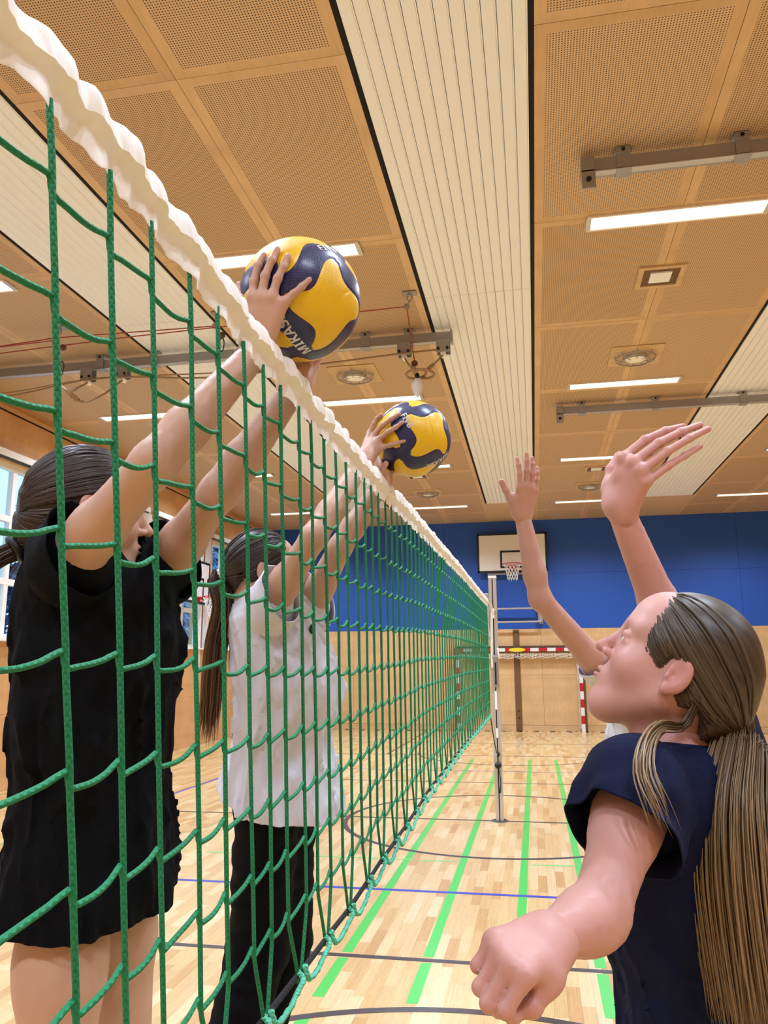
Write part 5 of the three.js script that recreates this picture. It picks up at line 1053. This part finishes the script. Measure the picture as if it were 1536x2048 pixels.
// ---- girl in black, nearest to the camera on the far side of the net
{
  const fR = onto(BALL1, [[[250, 740], [262, 570], [305, 395], [372, 275]], [[348, 745], [385, 505], [455, 335], [520, 212]], [[458, 745], [522, 535], [585, 405], [640, 285]], [[585, 800], [700, 700], [790, 620], [872, 542]]].map((f) => f.map((p) => zoomA(...p))));
  const wR = at(512, 704, 1.315), tR = [at(499, 640, 1.335), at(489, 600, 1.355), at(480, 571, 1.38)];
  const fL = fR.map((f) => f.map((p) => mirrorZ(p, BALL1.z))), tL = tR.map((p) => mirrorZ(p, BALL1.z)), wL = at(595, 768, 1.46);
  const J = {
    shoulderR: at(146, 1115, 1.29), elbowR: at(308, 928, 1.17), wristR: wR, shoulderL: at(332, 1130, 1.54), elbowL: at(437, 985, 1.41), wristL: wL,
    pelvis: V(-0.802, 1.36, -1.36), head: at(180, 1030, 1.43), hipR: V(-0.795, 1.315, -1.285), hipL: V(-0.795, 1.315, -1.435), kneeR: V(-0.77, 0.94, -1.265), kneeL: V(-0.76, 0.94, -1.46), ankleR: V(-0.8, 0.592, -1.26), ankleL: V(-0.795, 0.592, -1.47), toeR: V(-0.66, 0.553, -1.25), toeL: V(-0.65, 0.553, -1.48),
  };
  J.hands = [{ wrist: wR, from: J.elbowR, fingers: fR, thumb: tR, k: 0.92 }, { wrist: wL, from: J.elbowL, fingers: fL, thumb: tL, k: 0.92 }];
  const f = figure('girl in black T-shirt behind the net, brown hair tied back, holding the near ball', J, {
    skin: 0xc49c84, face: V(0.78, -0.04, -0.62), headUp: V(0.0, 1, 0.02), headSize: 0.96, build: 0.88, arm: 1.14, setBack: 0.055,
    shirt: { mat: blackTee, fold: 0.012, seed: 1.3, sleeve: 0.14, cut: 0.55, cuff: 0.062, droop: 0.018, hem: -0.2, hemTilt: 0.06, neck: 0.06, stations: [[[-0.7, 0, 0.0], 0.21, 0.16], [[-0.36, 0, 0.0], 0.2, 0.152], [[-0.1, 0, 0.012], 0.18, 0.135], [[0.2, 0, 0.018], 0.15, 0.108], [[0.5, 0, 0.01], 0.162, 0.122], [[0.75, 0, 0.015], 0.165, 0.125], [[0.96, 0, 0], 0.14, 0.088], [[1.08, 0, -0.015], 0.09, 0.07]] },
    legs: { mat: blackPants, knee: 0.075, length: 0.2 },
  });
  const T = hairOn(f.root, f.HF, J.head, f.hs, f.hairMat, new THREE.Color(0x33231a), [0, -0.075, -0.115], { gather: [0, 0.0, -0.12] });
  const t0 = T([0, -0.078, -0.12]);
  tail('ponytail', f.root, [T([0, -0.06, -0.1]), t0, T([0, -0.1, -0.15]), T([0.0, -0.14, -0.185]), T([0.0, -0.22, -0.21]), T([0.005, -0.34, -0.21])], (t) => (t < 0.2 ? 0.013 : 0.02 - 0.012 * t), 110, f.hairMat, new THREE.Color(0x3f2a1c));
  part('hair_tie', new THREE.TorusGeometry(0.019, 0.008, 8, 22).applyMatrix4(new THREE.Matrix4().lookAt(t0, T([0, -0.1, -0.15]), V(0, 1, 0)).setPosition(t0)), M.black, f.root);
  // bracelet and necklace
  const ax = wR.clone().sub(J.elbowR).normalize(), bc = J.elbowR.clone().lerp(wR, 0.92), e1 = ax.clone().cross(V(0, 0, 1)).normalize(), e2 = ax.clone().cross(e1);
  part('bracelet', tube([...Array(33).keys()].map((i) => { const a = i / 32 * TAU; return bc.clone().add(e1.clone().multiplyScalar(Math.cos(a) * 0.0265)).add(e2.clone().multiplyScalar(Math.sin(a) * 0.0265)).add(ax.clone().multiplyScalar(0.006 * Math.cos(a + 1))); }), 0.0013, 6), M.steel, f.root);
  part('necklace', tube(curve([f.along(1.1, -0.06, -0.03), f.along(1.0, -0.058, 0.045), f.along(0.9, -0.01, 0.092), f.along(1.0, 0.055, 0.05), f.along(1.1, 0.06, -0.03)], 30), 0.0014, 5), M.steel, f.root);
}
// ---- girl in white, next along the net
{
  const fR = onto(BALL2, [[[268, 600], [312, 462], [375, 392], [432, 350]], [[330, 640], [455, 492], [580, 402], [688, 338]], [[392, 700], [522, 592], [640, 522], [735, 452]], [[442, 795], [562, 772], [660, 738], [758, 712]]].map((f) => f.map((p) => zoomB(...p))));
  const wR = at(729, 918, 2.135), tR = [at(742, 893, 2.175), at(748, 880, 2.23), at(756, 868, 2.28)];
  const fL = fR.map((f) => f.map((p) => mirrorZ(p, BALL2.z))), wL = at(767, 960, 2.23), tL = [at(771, 948, 2.18), at(765, 938, 2.16), at(772, 927, 2.155)];
  const J = {
    shoulderR: at(545, 1205, 2.05), elbowR: at(628, 1074, 1.94), wristR: wR, shoulderL: at(622, 1212, 2.29), elbowL: at(680, 1095, 2.16), wristL: wL,
    pelvis: V(-0.72, 1.36, -2.17), head: at(524, 1143, 2.17), hipR: V(-0.715, 1.315, -2.095), hipL: V(-0.715, 1.315, -2.245), kneeR: at(517, 1895, 2.13), kneeL: at(566, 1880, 2.27), ankleR: V(-0.83, 0.592, -2.12), ankleL: V(-0.82, 0.592, -2.3), toeR: V(-0.69, 0.553, -2.12), toeL: V(-0.685, 0.553, -2.31),
  };
  J.hands = [{ wrist: wR, from: J.elbowR, fingers: fR, thumb: tR, k: 0.92 }, { wrist: wL, from: J.elbowL, fingers: fL, thumb: tL, k: 0.92 }];
  const f = figure('girl in white T-shirt and black trousers behind the net, holding the far ball', J, {
    skin: 0xc29a82, face: V(0.86, -0.12, -0.5), headUp: V(0.1, 1, 0), headSize: 0.9, build: 0.88, arm: 1.1, setBack: 0.065,
    shirt: { mat: whiteTee, fold: 0.012, seed: 4.1, sleeve: 0.2, cut: 0.5, cuff: 0.06, droop: 0.03, hem: -0.125, hemTilt: 0.22, neck: 0.06, stations: [[[-0.6, 0, 0.02], 0.178, 0.16], [[-0.3, 0, 0.01], 0.182, 0.17], [[-0.1, 0, 0.006], 0.176, 0.16], [[0.2, 0, 0.02], 0.155, 0.128], [[0.45, 0, 0.045], 0.158, 0.142], [[0.7, 0, 0.03], 0.162, 0.135], [[0.95, 0, 0], 0.14, 0.09], [[1.08, 0, -0.015], 0.09, 0.07]] },
    legs: { mat: blackPants, knee: 0.078, ankle: 0.075, full: true },
  });
  const T = hairOn(f.root, f.HF, J.head, f.hs, f.hairMat, new THREE.Color(0x2e2016), [0, -0.035, -0.12]);
  tail('ponytail', f.root, [T([0, -0.03, -0.1]), T([0, -0.04, -0.13]), at(448, 1210, 2.11), at(432, 1290, 2.1), at(424, 1370, 2.09), at(417, 1440, 2.09), at(412, 1492, 2.09)], (t) => (t < 0.12 ? 0.013 : 0.026 * Math.sin(Math.min(1, t + 0.25) * 2.2) + 0.004), 170, f.hairMat, new THREE.Color(0x553a28), [0.0013, 0.0027], (t) => { const a = new THREE.Color(0x38261a), b = new THREE.Color(0x8a6340), c = a.lerp(b, t * t); return [c.r, c.g, c.b]; });
  const t0 = T([0, -0.038, -0.128]);
  part('hair_tie', new THREE.TorusGeometry(0.018, 0.006, 8, 22).applyMatrix4(new THREE.Matrix4().lookAt(t0, T([0, -0.045, -0.16]), V(0, 1, 0)).setPosition(t0)), M.railLight, f.root);
  const c = f.along(0.86, -0.02, 0.128); part('chest_print', new THREE.SphereGeometry(0.011, 12, 8).scale(0.5, 1.3, 0.9).translate(c.x, c.y, c.z), M.black, f.root);
}
// ---- girl in navy blue jumping in the foreground, right arm cocked to hit
{
  const wR = at(1240, 1018, 1.28), P = (list, d) => list.map(([x, y], j) => at(x, y, d + j * 0.012));
  const fR = [P([[1246, 916], [1290, 880], [1330, 862], [1366, 853]], 1.27), P([[1266, 925], [1318, 886], [1362, 864], [1400, 850]], 1.255), P([[1281, 942], [1334, 903], [1378, 877], [1416, 858]], 1.245), P([[1291, 965], [1336, 932], [1370, 911], [1400, 893]], 1.245)];
  const tR = P([[1218, 978], [1222, 940], [1238, 912]], 1.3);
  const J = {
    shoulderL: at(1272, 1585, 0.98), elbowL: at(1198, 1830, 0.84), wristL: at(1098, 1878, 0.78), shoulderR: at(1440, 1500, 1.24), elbowR: at(1350, 1285, 1.32), wristR: wR,
    pelvis: at(1455, 2090, 1.12), head: at(1346, 1340, 1.1),
  };
  const p = J.pelvis; Object.assign(J, { hipL: p.clone().add(V(0.0, -0.045, 0.08)), hipR: p.clone().add(V(0.02, -0.045, -0.08)), kneeL: p.clone().add(V(-0.06, -0.42, 0.09)), kneeR: p.clone().add(V(-0.03, -0.42, -0.1)), ankleL: p.clone().add(V(0.13, -0.73, 0.09)), ankleR: p.clone().add(V(0.2, -0.7, -0.1)), toeL: p.clone().add(V(0.1, -0.87, 0.09)), toeR: p.clone().add(V(0.18, -0.84, -0.1)) });
  const dir = J.wristL.clone().sub(J.elbowL), [fL, tL] = freeHand(J.wristL, dir, V(0.1, 0.9, 0.5), [1.35, 1.4, 1.4, 1.35], 0.0, 0.86, 0.8, -1);
  J.hands = [{ wrist: wR, from: J.elbowR, fingers: fR, thumb: tR, k: 0.95 }, { wrist: J.wristL, from: J.elbowL, fingers: fL, thumb: tL, k: 0.95 }];
  const nose = at(1186, 1252, 1.15).sub(J.head), up = at(1432, 1172, 1.1).sub(J.head);
  const f = figure('girl in navy T-shirt jumping in the right foreground, long blonde-brown hair, head back', J, {
    skin: 0xca968a, face: nose, headUp: up, headSize: 0.9, build: 0.92,
    shirt: { mat: navyTee, fold: 0.011, seed: 8.2, sleeve: 0.4, cut: 0.1, cuff: 0.064, flare: 1.15, hem: -0.3, neck: 0.07, stations: [[[-0.6, 0, 0], 0.2, 0.15], [[-0.36, 0, 0], 0.19, 0.14], [[-0.1, 0, 0], 0.185, 0.138], [[0.2, 0, 0.0], 0.17, 0.125], [[0.5, 0, 0.01], 0.17, 0.128], [[0.75, 0, 0.012], 0.175, 0.125], [[0.96, 0, 0], 0.16, 0.09], [[1.08, 0, -0.015], 0.1, 0.07]] },
    legs: { mat: blackPants, knee: 0.08, length: 0.5 },
  });
  const sh = new THREE.Color(0x4a3c2a), T = hairOn(f.root, f.HF, J.head, f.hs, f.hairMat, sh, [0, -0.04, -0.13], { locks: 1000, front: 0.016 });
  const fade = (t) => { const a = new THREE.Color(0x4f3e2a), b = new THREE.Color(0x8f7450), c = a.lerp(b, sstep(0.1, 0.6, t)); return [c.r, c.g, c.b]; };
  tail('long_hair', f.root, [T([0, -0.02, -0.1]), T([0, -0.07, -0.135]), at(1478, 1500, 1.05), at(1470, 1600, 1.0), at(1475, 1740, 0.97), at(1490, 1880, 0.96), at(1505, 2000, 0.96), at(1512, 2070, 0.96)], (t) => 0.03 + 0.034 * sstep(0.1, 0.6, t) - 0.012 * t, 1300, f.hairMat, sh, [0.0005, 0.0012], fade);
  tail('loose_lock', f.root, [T([0.066, -0.02, -0.05]), T([0.064, -0.06, -0.05]), at(1322, 1452, 0.985), at(1294, 1490, 0.925), at(1290, 1550, 0.88), at(1312, 1610, 0.86), at(1335, 1680, 0.86)], (t) => 0.004 + 0.006 * t, 34, f.hairMat, sh, [0.0006, 0.0013], fade);
}
// ---- second hitter in white, hidden behind her, one arm up
{
  const wL = at(1044, 1028, 2.06), J = {
    shoulderL: at(1228, 1368, 2.17), elbowL: at(1080, 1197, 2.06), wristL: wL, shoulderR: at(1370, 1400, 2.38), elbowR: at(1420, 1570, 2.42), wristR: at(1400, 1730, 2.38), pelvis: at(1352, 1735, 2.32), head: at(1345, 1290, 2.3),
  };
  const p = J.pelvis; Object.assign(J, { hipL: p.clone().add(V(-0.075, -0.045, 0.03)), hipR: p.clone().add(V(0.075, -0.045, -0.03)), kneeL: p.clone().add(V(-0.04, -0.42, 0.0)), kneeR: p.clone().add(V(0.1, -0.42, -0.04)), ankleL: p.clone().add(V(0.02, -0.76, 0.1)), ankleR: p.clone().add(V(0.13, -0.76, 0.08)), toeL: p.clone().add(V(0.0, -0.87, 0.04)), toeR: p.clone().add(V(0.11, -0.87, 0.02)) });
  const [fL, tL] = freeHand(wL, at(1066, 920, 2.02).sub(wL), V(0.6, 0.1, 0.8), [0.2, 0.15, 0.2, 0.25], 0.1, 0.92, 0.1, -1);
  const [fR, tR] = freeHand(J.wristR, J.wristR.clone().sub(J.elbowR), V(1, 0, 0.2), [0.4, 0.45, 0.5, 0.5], 0.06, 0.92, 0.3, 1);
  J.hands = [{ wrist: wL, from: J.elbowL, fingers: fL, thumb: tL, k: 0.92 }, { wrist: J.wristR, from: J.elbowR, fingers: fR, thumb: tR, k: 0.92 }];
  const f = figure('hitter in white T-shirt mostly hidden behind the girl in navy, arm stretched up', J, {
    skin: 0xc49686, face: V(-0.75, 0.05, -0.65), headSize: 0.86, build: 0.86,
    shirt: { mat: whiteTee2, fold: 0.01, seed: 2.2, sleeve: 0.28, cut: 0, cuff: 0.05, hem: -0.2, neck: 0.07, stations: [[[-0.6, 0, 0], 0.18, 0.14], [[-0.36, 0, 0], 0.17, 0.13], [[-0.1, 0, 0], 0.165, 0.125], [[0.2, 0, 0], 0.15, 0.115], [[0.5, 0, 0.01], 0.15, 0.115], [[0.75, 0, 0.012], 0.155, 0.115], [[0.96, 0, 0], 0.14, 0.085], [[1.08, 0, -0.015], 0.09, 0.065]] },
    legs: { mat: blackPants, knee: 0.078, length: 0.55 },
  });
  hairOn(f.root, f.HF, J.head, f.hs, f.hairMat, new THREE.Color(0x3a2a1c), [0, -0.04, -0.115], { locks: 160 });
}
// ---- vaulting box that the two girls behind the net stand on
{
  const o = thing('vaulting_box', 'wooden vaulting box with padded top under the two girls holding the balls', 'vaulting box', [-0.79, 0, -1.8]);
  for (let k = 0; k < 2; k++) for (const [w, d, x, z] of [[0.03, 1.5, -0.235, 0], [0.03, 1.5, 0.235, 0], [0.44, 0.03, 0, -0.735], [0.44, 0.03, 0, 0.735]]) part('side_board', rbox(w, 0.198, d, 0.004, x, 0.1 + k * 0.2, z, 1), M.beige, o);
  part('top_board', rbox(0.5, 0.03, 1.5, 0.006, 0, 0.416, 0, 1), M.beige, o);
  part('padded_top', rbox(0.5, 0.075, 1.5, 0.025, 0, 0.4685, 0, 3), std('leather', 0x8a6038, 0.6), o);
}
scene.traverse((m) => { if (m.isMesh) m.castShadow = m.receiveShadow = true; });
renderer.render(scene, camera);
